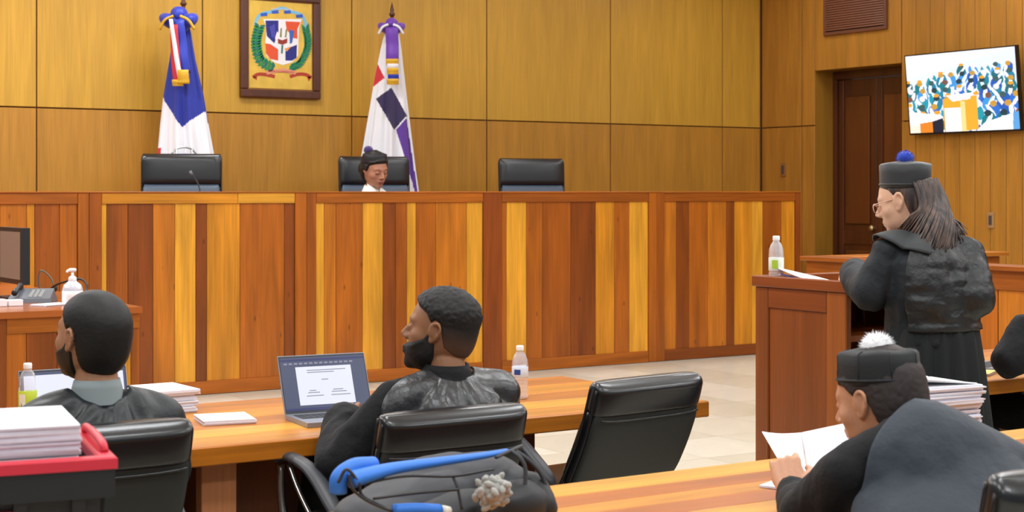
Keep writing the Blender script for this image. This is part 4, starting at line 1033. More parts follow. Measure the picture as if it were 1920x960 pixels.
def head_sdf(P, fem=False, open_mouth=0):
    w = .94 if fem else 1.0
    d = e_sdf(P, (0, -.014, .036), (.076*w, .099, .086))
    d = smin(d, e_sdf(P, (0, .012, .0), (.066*w, .078, .095)), .03)
    d = smin(d, e_sdf(P, (0, .026, -.058), (.060*w, .062, .054)), .028)
    d = smin(d, e_sdf(P, (0, -.036, -.022), (.066*w, .072, .07)), .03)
    d = smin(d, e_sdf(P, (0, .071, -.098), (.02, .017, .016)), .022)
    for s in (-1, 1):
        d = smin(d, e_sdf(P, (s*.045*w, .05, -.022), (.022, .026, .022)), .02)
        d = smin(d, c_sdf(P, (s*.012, .088, .022), (s*.042, .072, .024), .009, .009), .014)
        d = -smin(-d, e_sdf(P, (s*.032, .101, .004), (.019, .019, .013)), .012)
        d = smin(d, e_sdf(P, (s*.032, .079, .003), (.0155, .012, .010)), .004)
        d = smin(d, e_sdf(P, (s*.011, .098, -.034), (.009, .011, .008)), .006)
    d = smin(d, c_sdf(P, (0, .088, .012), (0, .112, -.027), .007, .0105), .009)
    d = smin(d, e_sdf(P, (0, .086, -.058), (.026, .012, .007)), .008)
    d = smin(d, e_sdf(P, (0, .085, -.070), (.022, .012, .007)), .006)
    return d
_hc = {}
def head_R(fem):
    if fem in _hc: return _hc[fem]
    rs = np.linspace(.16, .03, 90); R = np.full(len(ID), .05); found = np.zeros(len(ID), bool); lo = R.copy()
    for r in rs:
        s = head_sdf(ID*r, fem) < 0; new = s & ~found; R[new] = r; found |= new
    step = rs[0]-rs[1]; a = R.copy(); b = R+step
    for _ in range(10):
        m = (a+b)/2; s = head_sdf(ID*m[:, None], fem) < 0; a = np.where(s, m, a); b = np.where(s, b, m)
    _hc[fem] = a; return a
def hm(c, yaw, pitch, roll=0, s=1.0): return Matrix.Translation(Vector(c)) @ Matrix.Scale(s, 4) @ Matrix.Rotation(yaw, 4, 'Z') @ Matrix.Rotation(pitch, 4, 'X') @ Matrix.Rotation(roll, 4, 'Y')
def xf(M, P): A = np.array(M); return np.asarray(P) @ A[:3, :3].T+A[:3, 3]
def head_prims(M, fem=False):
    R = head_R(fem); out = [(xf(M, ID*R[:, None]), IF)]
    w = .94 if fem else 1
    for s in (-1, 1):
        x = s*.075*w
        pts = [(x-s*.004, .012, -.02), (x+s*.003, .016, .0), (x+s*.010, .006, .026), (x+s*.015, -.014, .032), (x+s*.017, -.026, .016), (x+s*.012, -.02, -.008), (x+s*.003, -.006, -.026), (x-s*.001, .006, -.033)]
        pp = smoothpath(pts, 3); P = xf(M, [(x+(p.x-x)*.9, -.004+(p.y+.004)*.84, (p.z)*.9) for p in pp]); n = len(P)
        out += [capvf(P[i], P[i+1], .0052, .0052, n=8) for i in range(n-1)]
        A = xf(M, [(x+s*.003, -.006, .006)])[0]; Rm = (M.to_3x3() @ RZ(-s*.35))
        out.append(ellvf(A, (.006, .019, .028), Rm, 14, 10))
        out.append(ellvf(xf(M, [(x+s*.001, .004, -.024)])[0], (.006, .009, .011), Rm, 12, 8))
    return out
def hairshell(name, M, fem, fn, thick, m, parent, seed=1, curl=0, cf=120, soft=.012, colour=None):
    """fn(P) > 0 where hair grows, in head space"""
    R = head_R(fem); P = ID*R[:, None]; f = fn(P); k = np.clip(f/soft, 0, 1); k = k*k*(3-2*k)
    th = thick(P) if callable(thick) else thick
    t = th*k-.003*(1-k)
    if curl: t = t+k*curl*np.minimum(1, th/.012)**2*(vnoise(P*cf, seed)+.6*vnoise(P*cf*2.1, seed+3))
    Q = P+ID*t[:, None]; keep = f > -soft*.6
    F2 = [ff for ff in IF if keep[ff[0]] and keep[ff[1]] and keep[ff[2]]]
    used = np.unique(np.array(F2)); idx = -np.ones(len(P), int); idx[used] = np.arange(len(used))
    o = mk(name, xf(M, Q[used]), [tuple(int(idx[i]) for i in ff) for ff in F2], m, parent, True)
    if colour is not None:
        cc = colour(P[used]); ca = o.data.color_attributes.new('col', 'FLOAT_COLOR', 'POINT')
        ca.data.foreach_set('color', np.concatenate([cc, np.ones((len(cc), 1))], 1).ravel().astype(np.float32))
    return o
def hairline(P, front=.082, temple=.045, ear=.028, nape=-.075, temple_y=.045):
    z = np.interp(P[:, 1], [-.12, -.07, -.035, -.018, .0, .012, .03, temple_y+.02, .085, .11], [nape, nape, nape+.028, ear-.01, ear, ear-.01, temple, front-.012, front, front])
    return P[:, 2]-z
def skinmat(name, c): return mat(name, c, .5, spec=.45, sss=.12, var=.12, bump=(180, .12, .0006))
def eyes(M, parent, fem=False):
    for s in (-1, 1):
        V, Fc = ellvf(xf(M, [(s*.032, .0775, .003)])[0], (.0135, .0135, .009), M.to_3x3(), 16, 12); mk('eye', V, Fc, mat('eye_white', (225, 215, 205), .2), parent, True)
def hand_prims(wrist, fwd, back, side, curl=(.5, .5, .5, .5), spread=.06, thumb=.6, s=1.0):
    """wrist point, direction of the fingers, direction out of the back of the hand; side=+1 thumb towards fwd x back"""
    f = Vector(fwd).normalized(); b = Vector(back); b = (b-f*b.dot(f)).normalized(); t = f.cross(b)*side; w = Vector(wrist); out = []
    for u, L in ((-.03, .086), (-.01, .092), (.01, .094), (.03, .09)):
        out.append(capvf(w+t*u*.7*s, w+f*L*s+t*u*s, .0135*s, .0115*s, n=12))
    out.append(ellvf(w+f*.05*s-b*.003*s, (.044*s, .056*s, .014*s), Matrix((t, f, b)).transposed(), 20, 12))
    lens = [(.043, .026, .021), (.047, .03, .023), (.044, .028, .022), (.034, .021, .019)]
    for k, u in enumerate((.031, .0105, -.0105, -.031)):
        p = w+f*.09*s+t*u*s; d = (f+t*spread*(1.5-k)*.6).normalized(); r = .0092-.0007*k
        for i, L in enumerate(lens[k]):
            ang = curl[k]*(.75, 1.1, .7)[i]; ax = t
            c, sn = math.cos(ang), math.sin(ang); bb = d.cross(t).normalized()*1
            # turn the finger towards the palm (-b)
            n_ = (-b-d*(-b).dot(d)); n_ = n_.normalized() if n_.length > .05 else (-f)
            nb = (n_*sn+d*c).normalized(); b_ = d; d = nb
            q = p+d*L*s; out.append(capvf(p, q, (r-.0006*i)*s, (r-.0006*(i+1))*s, n=10)); p = q
            # rotate the palm normal with the finger
            b = b  # noqa
            if i < 2:
                pass
    p = w+f*.022*s+t*.03*s; d = (f*.75+t*.65-b*.35).normalized()
    for i, L in enumerate((.042, .032, .026)):
        q = p+d*L*s; out.append(capvf(p, q, (.0125-.0012*i)*s, (.0113-.0012*i)*s, n=10)); p = q
        d = (d*(1-.28*thumb)+f*.18+(-b)*.3*thumb-t*.28*thumb).normalized()
    return out
def drape(name, bvh, rows, az, m, parent, off=.008, th=.006, nu=60, fold=None, seed=1, yaw=0, sub=1):
    """a cloth panel laid on the robe: rows = list of (centre, elevation), az = (from, to) around the back"""
    pts = []; nv = len(rows)
    for (c, el) in rows:
        c = Vector(c); row = []
        for i in range(nu+1):
            a = az[0]+(az[1]-az[0])*i/nu+yaw
            d = Vector((math.sin(a)*math.cos(el), -math.cos(a)*math.cos(el), math.sin(el)))
            h = bvh.ray_cast(c+d*1.2, -d, 1.2)
            row.append(h[0]+h[1]*off if h[0] is not None else None)
        pts.append(row)
    G = np.full((nv, nu+1, 3), np.nan)
    for v in range(nv):
        for i in range(nu+1):
            if pts[v][i] is not None: G[v, i] = pts[v][i]
    for v in range(nv):                       # fill and smooth
        for k in range(3):
            r = G[v, :, k]; ok = ~np.isnan(r)
            if ok.any(): G[v, :, k] = np.interp(np.arange(nu+1), np.flatnonzero(ok), r[ok])
    for _ in range(5):
        H = G.copy(); H[1:-1] = .5*G[1:-1]+.25*(G[2:]+G[:-2]); H[:, 1:-1] = .5*H[:, 1:-1]+.25*(H[:, 2:]+H[:, :-2]); G = H
    du = np.gradient(G, axis=1); dv = np.gradient(G, axis=0); N = np.cross(dv, du); N /= np.linalg.norm(N, axis=2, keepdims=True)+1e-9
    cen = np.array(rows[nv//2][0]); sg = np.sign(((G-cen)*N).sum(axis=2).mean()); N *= sg
    if fold is not None:
        uu, vv = np.meshgrid(np.linspace(0, 1, nu+1), np.linspace(0, 1, nv)); G = G+N*fold(uu, vv, G)[..., None]
    A = G.reshape(-1, 3); B = (G+N*th).reshape(-1, 3); n = len(A); V = np.concatenate([A, B]); Fc = []
    q = nu+1
    for v in range(nv-1):
        for i in range(nu):
            a = v*q+i; Fc.append((a, a+1, a+q+1, a+q)); Fc.append((n+a, n+a+q, n+a+q+1, n+a+1))
    rim = [v*q for v in range(nv)]+[(nv-1)*q+j for j in range(1, nu+1)]+[v*q+nu for v in range(nv-2, -1, -1)]+[j for j in range(nu-1, 0, -1)]
    for a, b in zip(rim, rim[1:]+rim[:1]): Fc.append((a, b, b+n, a+n))
    o = mk(name, V, Fc, m, parent, True); return o
def bvh_of(o):
    me = o.data; w = wloc(o); return BVHTree.FromPolygons([tuple(v.co+w) for v in me.vertices], [tuple(p.vertices) for p in me.polygons])
def hat(M, par, r0, r1, h, zc, tiltx, m, pomcol, pomr, sides=None, pomoff=(0, 0), yc=-.012, flat=1.12, band=True, seed=1, sit=.62):
    T_ = M @ Matrix.Translation((0, yc, zc)) @ Matrix.Rotation(tiltx, 4, 'X'); n = 64; V = []; Fc = []
    prof = [(r0-.006, 0), (r0, 0), (r0+.001, h*.12), (r0*.4+r1*.6, h*.6), (r1, h-.006), (r1-.006, h), (r1-.02, h+.003), (.03, h+.008), (.001, h+.009)]
    for (r, z) in prof:
        for j in range(n):
            a = 2*math.pi*j/n; k = 1
            if sides: sec = math.pi*2/sides; aa = (a % sec)-sec/2; k = math.cos(sec/2)/math.cos(aa)*.5+.5; k *= 1.02
            V.append((math.cos(a)*r*k, math.sin(a)*r*k*flat, z+.0015*math.sin(5*a+seed)*(z > 0)))
    for i in range(len(prof)-1):
        for j in range(n): Fc.append((i*n+j, i*n+(j+1) % n, (i+1)*n+(j+1) % n, (i+1)*n+j))
    Fc.append(tuple((len(prof)-1)*n+j for j in range(n)))
    ht = mk('hat', xf(T_, V), Fc, m, par, True)
    if sides:
        for k in range(sides):
            a = 2*math.pi*k/sides; pts = [((r*1.015)*math.cos(a), r*1.015*flat*math.sin(a), z) for r, z in prof[2:7]]
            tube('hat_seam', [tuple(p) for p in xf(T_, pts)], .0018, m, ht, 6)
    if band:
        pts = [(math.cos(2*math.pi*j/48)*(r0+.0015), math.sin(2*math.pi*j/48)*(r0+.0015)*flat, .012) for j in range(48)]
        tube('hat_band', [tuple(p) for p in xf(T_, pts)], .0035, m, ht, 8, closed=True)
    rs = np.random.RandomState(seed); c = np.array([pomoff[0], pomoff[1], h+pomr*sit]); parts_ = []
    D = ID[::9]; V = []; Fc = []
    base = ellvf((0, 0, 0), (pomr*.86, pomr*.86, pomr*.72)); parts_.append((xf(T_, np.array(base[0])+c), base[1]))
    for d in D:
        if d[2] < -.75: continue
        L = pomr*rs.uniform(.92, 1.08); t = np.cross(d, [0.3, .2, .9]); t /= np.linalg.norm(t)+1e-9; u = np.cross(d, t); w = pomr*.05
        j = rs.normal(0, .06, 3)*pomr; q = np.array([1, 1, .86])
        tri = np.array([d*pomr*.6+t*w, d*pomr*.6-t*w*.5+u*w*.8, d*pomr*.6-t*w*.5-u*w*.8, d*L+j+t*w*.5])*q+c
        parts_.append((xf(T_, tri), [(0, 1, 3), (1, 2, 3), (2, 0, 3)]))
    V, Fc = joinvf(parts_); mk('pompom', V, Fc, mat('pompom_%d' % pomcol[0], pomcol, .9, sheen=.6), ht)
    return ht
def vadd(*a): r = Vector((0, 0, 0)); [setattr(r, 'xyz', r+Vector(x)) for x in a]; return r
HAIRM = mat('black_hair', (20, 18, 18), .55, bump=(500, .6, .001)); 
TROUS = mat('dark_trousers', (24, 25, 30), .8)
SHOE = mat('black_shoe', (16, 16, 16), .35)
def seated_legs(hip, kneeY, footY, w=.1, zk=.5, parent=None, m=TROUS):
    pr = []
    for s in (-1, 1):
        h = Vector(hip)+Vector((s*w, 0, 0)); k = Vector((hip[0]+s*(w+.04), kneeY, zk)); a = Vector((k.x, footY, .09))
        pr += chainvf([h, k], [.09, .062]); pr += chainvf([k, a], [.06, .042])
        tp = Vector((k.x, footY+.16, .03)); pr.append(capvf(a-Vector((0, .03, .05)), tp, .036, .034, flat=.9))
    return pr
# ---------------------------------------------------------------- man with cropped hair (left)
def fade_colour(skin, hair, lo, hi, yfun=None):
    s, h = np.array(lin(skin)), np.array(lin(hair))
    def f(P):
        k = np.clip((P[:, 2]-np.interp(P[:, 1], [-.1, 0, .06], [lo-.02, lo+.0, lo+.02]))/(hi-lo), 0, 1); k = k*k*(3-2*k)
        k = np.clip(k+.03*vnoise(P*320, 3), 0, 1); return s+(h-s)*k[:, None]
    return f
def seated_man(base, label, head_c, yaw, pitch, roll, skin, sh_l, sh_r, elb_l, wr_l, elb_r, wr_r, hip, neck, yoke, hair, beard, hands=True, robe_m=ROBE, seed=1, vox=.0045, fem=False, robe_fat=1.0, chest=None):
    par_ = root_of('person', base, label, 'person'); M = hm(head_c, yaw, pitch, roll, 1.09); SK = skinmat('skin_%d_%d' % (skin[0], seed), skin)
    sh_l, sh_r, elb_l, wr_l, elb_r, wr_r, hip, neck = map(Vector, (sh_l, sh_r, elb_l, wr_l, elb_r, wr_r, hip, neck))
    mid = (sh_l+sh_r)/2; ax = (sh_r-sh_l).normalized(); hc = Vector(head_c)
    nb = Vector(xf(M, [(0, -.022, -.062)])[0])
    # body: head, neck, trunk, arms, legs in one surface
    pr = head_prims(M, fem)
    pr += chainvf([nb, nb*.35+neck*.65, neck+Vector((0, 0, -.04))], [.056, .062, .07] if not fem else [.047, .047, .055])
    spine = [mid+Vector((0, 0, -.03)), mid*.55+hip*.45, hip]
    def rot(v): a = math.atan2(ax.y, ax.x); return RZ(a)
    Rm = rot(ax)
    pr.append(loftvf([(mid+Vector((0, 0, .02)), .1, .06, Rm), (mid+Vector((0, 0, -.03)), .165, .095, Rm), (mid*.8+hip*.2, .17, .11, Rm), (mid*.45+hip*.55, .15, .11, Rm), (hip, .165, .12, Rm), (hip-Vector((0, 0, .08)), .14, .1, Rm)]))
    for s_, e_, w_ in ((sh_l, elb_l, wr_l), (sh_r, elb_r, wr_r)):
        pr += chainvf([neck+Vector((0, 0, -.05)), s_], [.055, .055]); pr += chainvf([s_, e_, w_], [.052, .04, .027])
    pr += seated_legs(hip, hip.y+.42, hip.y+.42)
    if hands:
        for e_, w_, s in ((elb_l, wr_l, 1), (elb_r, wr_r, -1)):
            pr += hand_prims(w_, (w_-e_).normalized()+Vector((0, 0, -.15)), (0, 0, 1), s, curl=(.35, .4, .45, .5))
    organic('body', pr, vox, SK, par_, 2)
    # robe
    k = robe_fat
    rb = [loftvf([(neck*.5+mid*.5+Vector((0, 0, .012)), .075, .062, Rm), (mid+Vector((0, 0, .025)), .125*k, .088, Rm), (mid+Vector((0, 0, -.03)), .195*k, .125*k, Rm), (mid*.8+hip*.2, .205*k, .15*k, Rm), (mid*.45+hip*.55, .195*k, .155*k, Rm), (hip+Vector((0, .03, 0)), .215*k, .18*k, Rm), (hip+Vector((0, .05, -.1)), .2*k, .19*k, Rm)])]
    for s_, e_, w_ in ((sh_l, elb_l, wr_l), (sh_r, elb_r, wr_r)):
        rb += chainvf([neck+Vector((0, 0, -.055)), s_], [.06, .068]); rb += chainvf([s_, e_], [.07, .074])
        rb += chainvf([e_, e_*.12+w_*.88], [.074, .068])
    for s in (-1, 1):
        h = hip+Vector((s*.1, 0, 0)); rb += chainvf([h, hip+Vector((s*.15, .42, 0))], [.12, .09]); rb += chainvf([hip+Vector((s*.15, .42, 0)), hip+Vector((s*.17, .42, -.25))], [.09, .1])
    robe = organic('robe', rb, .009, robe_m, par_, 6, folds(.006, (15, 15, 5), seed+3))
    bv = bvh_of(robe)
    if yoke: yoke(par_, bv, mid, neck)
    if hair: hair(par_, M)
    if beard: beard(par_, M)
    eyes(M, par_, fem)
    return par_, M, robe
def ppl_left():
    hc = WY(172, 640, 4.56); hc.z = 1.55-(633-HY)/F*(hc.x*st+hc.y*ct)
    cx_ = hc.x+.01; by = 4.56
    shz = .918
    def yoke(p, bv, mid, neck):
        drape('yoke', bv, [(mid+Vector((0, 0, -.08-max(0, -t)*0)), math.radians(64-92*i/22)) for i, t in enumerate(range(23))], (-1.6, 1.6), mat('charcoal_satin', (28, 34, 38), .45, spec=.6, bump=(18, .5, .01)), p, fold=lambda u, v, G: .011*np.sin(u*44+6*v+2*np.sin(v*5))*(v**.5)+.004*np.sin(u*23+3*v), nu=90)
        # shirt collar: a standing ring round the neck
        n = 40; V = []; Fc = []
        for (r, z, e) in ((.070, -.06, 1), (.064, .0, 1), (.061, .022, 1), (.064, .024, 1), (.070, .0, 1.02), (.078, -.045, 1.05)):
            for j in range(n):
                a = 2*math.pi*j/n; V.append(tuple(neck+Vector((.0, .005, .0))+Vector((math.cos(a)*r*1.02, math.sin(a)*r*1.08-.012*z/.03*0, z+.014*math.cos(a+math.pi/2)*0-.02*(math.sin(a) > 0)*math.sin(a)))))
        for i in range(5):
            for j in range(n): Fc.append((i*n+j, i*n+(j+1) % n, (i+1)*n+(j+1) % n, (i+1)*n+j))
        mk('shirt_collar', V, Fc, mat('grey_shirt', (140, 150, 152), .8), p, True)
    skin = (176, 128, 98)
    def hair(p, M):
        HM = attr_mat('cropped_hair', rough=.6)
        hairshell('hair', M, False, lambda P: hairline(P, .08, .04, .03, -.10), lambda P: .008+.0*P[:, 0], HM, p, 2, .0012, 300, .008, fade_colour((90, 66, 52), (14, 13, 13), -.10, -.06))
    def beard(p, M):
        hairshell('beard', M, False, lambda P: np.minimum(np.interp(P[:, 1], [-.01, .01, .03, .06, .085, .12], [.02, .004, -.025, -.04, -.043, -.048])-P[:, 2], P[:, 1]+.012), lambda P: .006+.0*P[:, 0], HAIRM, p, 4, .001, 220, .01)
    n_ = Vector((cx_, by-.02, .985))
    seated_man((cx_, by, 0), 'seated man with close-cropped black hair and grey collar, seen from behind', hc, math.radians(24), math.radians(9), 0, skin,
        (cx_-.185, by-.02, shz-.045), (cx_+.185, by-.02, shz-.045), (cx_-.26, by+.12, .70), (cx_-.12, by+.32, .80), (cx_+.26, by+.12, .70), (cx_+.12, by+.32, .80), (cx_, by+.13, .56), n_, yoke, hair, beard, seed=11)
ppl_left()
def ppl_mid():
    hc = WY(826, 612, 4.53); d = hc.x*st+hc.y*ct; hc.z = 1.55-(620-HY)/F*d
    cx_ = WY(838, 700, 4.5).x; by = 4.52
    skin = (150, 104, 74)
    def yoke(p, bv, mid, neck):
        def fold(u, v, G): return .0065*np.sin(26*u+2.6*np.sin(4.5*v+4*u)+3*v)*np.clip(v*1.4, 0, 1)+.003*np.sin(57*u+5*np.sin(3*v+2*u))*np.clip(v*1.4, 0, 1)
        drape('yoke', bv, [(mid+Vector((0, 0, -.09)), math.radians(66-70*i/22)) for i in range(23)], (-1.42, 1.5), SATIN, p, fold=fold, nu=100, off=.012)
        n = 40; V = []; Fc = []
        for (r, z) in ((.07, -.04), (.067, -.01), (.064, .02), (.070, .022), (.078, .0), (.088, -.03)):
            for j in range(n):
                a = 2*math.pi*j/n; V.append(tuple(neck+Vector((math.cos(a)*r*1.04, math.sin(a)*r*1.05+.004, z+.004*math.sin(a)))))
        for i in range(5):
            for j in range(n): Fc.append((i*n+j, i*n+(j+1) % n, (i+1)*n+(j+1) % n, (i+1)*n+j))
        mk('robe_collar', V, Fc, ROBE, p, True)
    def hair(p, M):
        HM = attr_mat('faded_hair', rough=.65)
        hairshell('hair', M, False, lambda P: hairline(P, .078, .05, .034, -.07), lambda P: np.interp(P[:, 2], [-.05, .02, .06, .1], [.0015, .004, .013, .015]), HM, p, 2, .0028, 150, .008, fade_colour((108, 74, 54), (15, 13, 13), -.065, .045))
    def beard(p, M):
        hairshell('beard', M, False, lambda P: np.minimum(np.interp(P[:, 1], [-.01, .01, .03, .06, .085, .12], [.022, .01, -.018, -.036, -.043, -.05])-P[:, 2], P[:, 1]+.010), lambda P: np.interp(P[:, 2], [-.12, -.06, -.02], [.016, .012, .005]), mat('black_beard', (16, 14, 14), .7, bump=(400, .6)), p, 4, .0012, 200, .012)
    n_ = Vector((cx_-.0, by-.02, .968))
    seated_man((cx_, by, 0), 'bearded man with curly black hair in black robe, seated before the grey laptop', hc, math.radians(44), math.radians(9), 0, skin,
        (cx_-.185, by-.03, .885), (cx_+.185, by-.03, .87), (cx_-.37, by+.03, .69), (cx_-.25, by+.22, .80), (cx_+.27, by+.16, .72), (cx_+.08, by+.36, .80), (cx_, by+.13, .56), n_, yoke, hair, beard, seed=21)
ppl_mid()
# ---------------------------------------------------------------- man with the white pompom hat
def ppl_front():
    skin = (206, 152, 120)
    hc = W(1647, 752, 3.84)
    nk = W(1716, 790, 3.68)
    shl = Vector((2.64, 2.65, .905)); shr = Vector((3.02, 2.50, .865)); hip = Vector((2.74, 2.36, .56))
    elb_l = W(1512, 965, 3.80); wr_l = W(1484, 922, 4.02); elb_r = Vector((3.16, 2.86, .80)); wr_r = Vector((3.14, 3.02, .80))
    par_ = root_of('person', (hip.x, hip.y, 0), 'man in a black hat with white pompom bending over an open document, back turned', 'person')
    M = hm(hc, math.radians(13), math.radians(-12), 0, 1.04); SK = skinmat('skin_front', skin)
    mid = (shl+shr)/2; ax = (shr-shl).normalized(); Rm = RZ(math.atan2(ax.y, ax.x)); lean = Rm @ RX(-.35)
    nb = Vector(xf(M, [(0, -.018, -.06)])[0]); nkb = nk+Vector((0, 0, -.07))
    pr = head_prims(M)+chainvf([nb, nkb, mid+Vector((0, 0, .0))], [.054, .056, .07])
    pr.append(loftvf([(mid+Vector((0, 0, .03)), .1, .07, lean), (mid, .165, .1, lean), (mid*.6+hip*.4, .17, .12, lean), (hip, .17, .12, Rm), (hip-Vector((0, 0, .08)), .14, .1, Rm)]))
    for s_, e_, w_ in ((shl, elb_l, wr_l), (shr, elb_r, wr_r)): pr += chainvf([mid, s_], [.06, .055]); pr += chainvf([s_, e_, w_], [.052, .04, .028])
    pr += seated_legs(hip, hip.y+.42, hip.y+.42)
    f_l = (W(1468, 850, 4.10)-wr_l).normalized()
    pr += hand_prims(wr_l, f_l, Vector((-st-.15, -ct, .25)), 1, curl=(.95, 1.05, 1.1, 1.15), thumb=1.0)
    pr += hand_prims(wr_r, Vector((-.5, .5, -.05)), Vector((.1, -.1, 1)), -1, curl=(.5, .6, .6, .6))
    organic('body', pr, .0042, SK, par_, 2)
    rb = [capvf(nk+Vector((0, -.01, -.035)), mid, .07, .11), capvf(nk+Vector((-.01, -.01, -.045)), shl+Vector((.0, 0, .005)), .07, .066), capvf(nk+Vector((.01, -.02, -.05)), shr+Vector((0, 0, .01)), .08, .07), capvf(nk+Vector((0, -.02, -.10)), shl*.5+mid*.5+Vector((0, 0, -.02)), .09, .1), capvf(nk+Vector((0, -.02, -.10)), shr*.5+mid*.5+Vector((0, 0, -.02)), .1, .1), loftvf([(nk*.4+mid*.6+Vector((0, 0, .01)), .085, .075, lean), (mid+Vector((0, -.01, .03)), .16, .1, lean), (mid+Vector((0, -.02, -.04)), .225, .14, lean), (mid*.6+hip*.4+Vector((0, -.02, 0)), .24, .17, lean), (hip*.7+mid*.3, .235, .19, Rm), (hip, .23, .19, Rm), (hip-Vector((0, 0, .1)), .2, .18, Rm)])]
    for s_, e_, w_ in ((shl, elb_l, wr_l), (shr, elb_r, wr_r)):
        rb += chainvf([mid+Vector((0, 0, .0)), s_], [.085, .07]); rb += chainvf([s_, e_], [.07, .06]); rb += chainvf([e_, e_*.2+w_*.8], [.06, .046])
    for s in (-1, 1):
        h = hip+Vector((s*.1, 0, 0)); rb += chainvf([h, hip+Vector((s*.15, .42, 0))], [.12, .09]); rb += chainvf([hip+Vector((s*.15, .42, 0)), hip+Vector((s*.17, .42, -.25))], [.09, .1])
    robe = organic('robe', rb, .009, ROBE, par_, 6, folds(.006, (13, 13, 6), 31))
    bv = bvh_of(robe)
    def fold(u, v, G): return (.008*(1-np.abs(vnoise(G.reshape(-1, 3)*np.array([5, 5, 7]), 8).reshape(u.shape))*2)+.004*vnoise(G.reshape(-1, 3)*14, 3).reshape(u.shape))*np.clip(v*2, 0, 1)
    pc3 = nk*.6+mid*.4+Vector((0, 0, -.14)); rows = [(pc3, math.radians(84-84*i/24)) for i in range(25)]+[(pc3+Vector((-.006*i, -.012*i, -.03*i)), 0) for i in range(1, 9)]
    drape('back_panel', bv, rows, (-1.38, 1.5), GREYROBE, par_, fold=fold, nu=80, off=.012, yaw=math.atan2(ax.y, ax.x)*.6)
    hairshell('hair', M, False, lambda P: hairline(P, .078, .03, .022, -.088), lambda P: .011+.0*P[:, 0], mat('dark_brown_hair', (46, 36, 34), .6, bump=(500, .6, .001), var=.3), par_, 5, .0012, 160, .01)
    hat(M, par_, .088, .086, .074, .040, math.radians(8), mat('black_hat_cloth', (24, 26, 28), .7, sheen=.05, bump=(300, .3)), (250, 248, 250), .042, sides=8, seed=2, sit=.22)
    eyes(M, par_)
    # the document he reads
    dc = W(1500, 850, 4.22)
    lat = Vector((ct, -st, 0)); 
    s0_, s1_ = W(1502, 811, 4.32), W(1516, 905, 4.17)
    doc = root_of('open_document', s1_, 'open white document held up by the man with the white pompom hat', 'document')
    curved_sheet('page', s1_, W(1466, 872, 4.18), W(1429, 809, 4.36), s0_, .006, PAPER, parent=doc, th=.002)
    curved_sheet('page', s1_, s0_, W(1592, 792, 4.30), W(1585, 890, 4.15), .006, PAPER, parent=doc, th=.002)
    p = WH(1446, 913, .75); sheet_stack('paper_stack', (p.x+.02, p.y, .751), .09, .06, .006, .4, 'small white slip of paper lying by the elbow of the document reader', 'paper', seed=3)
ppl_front()
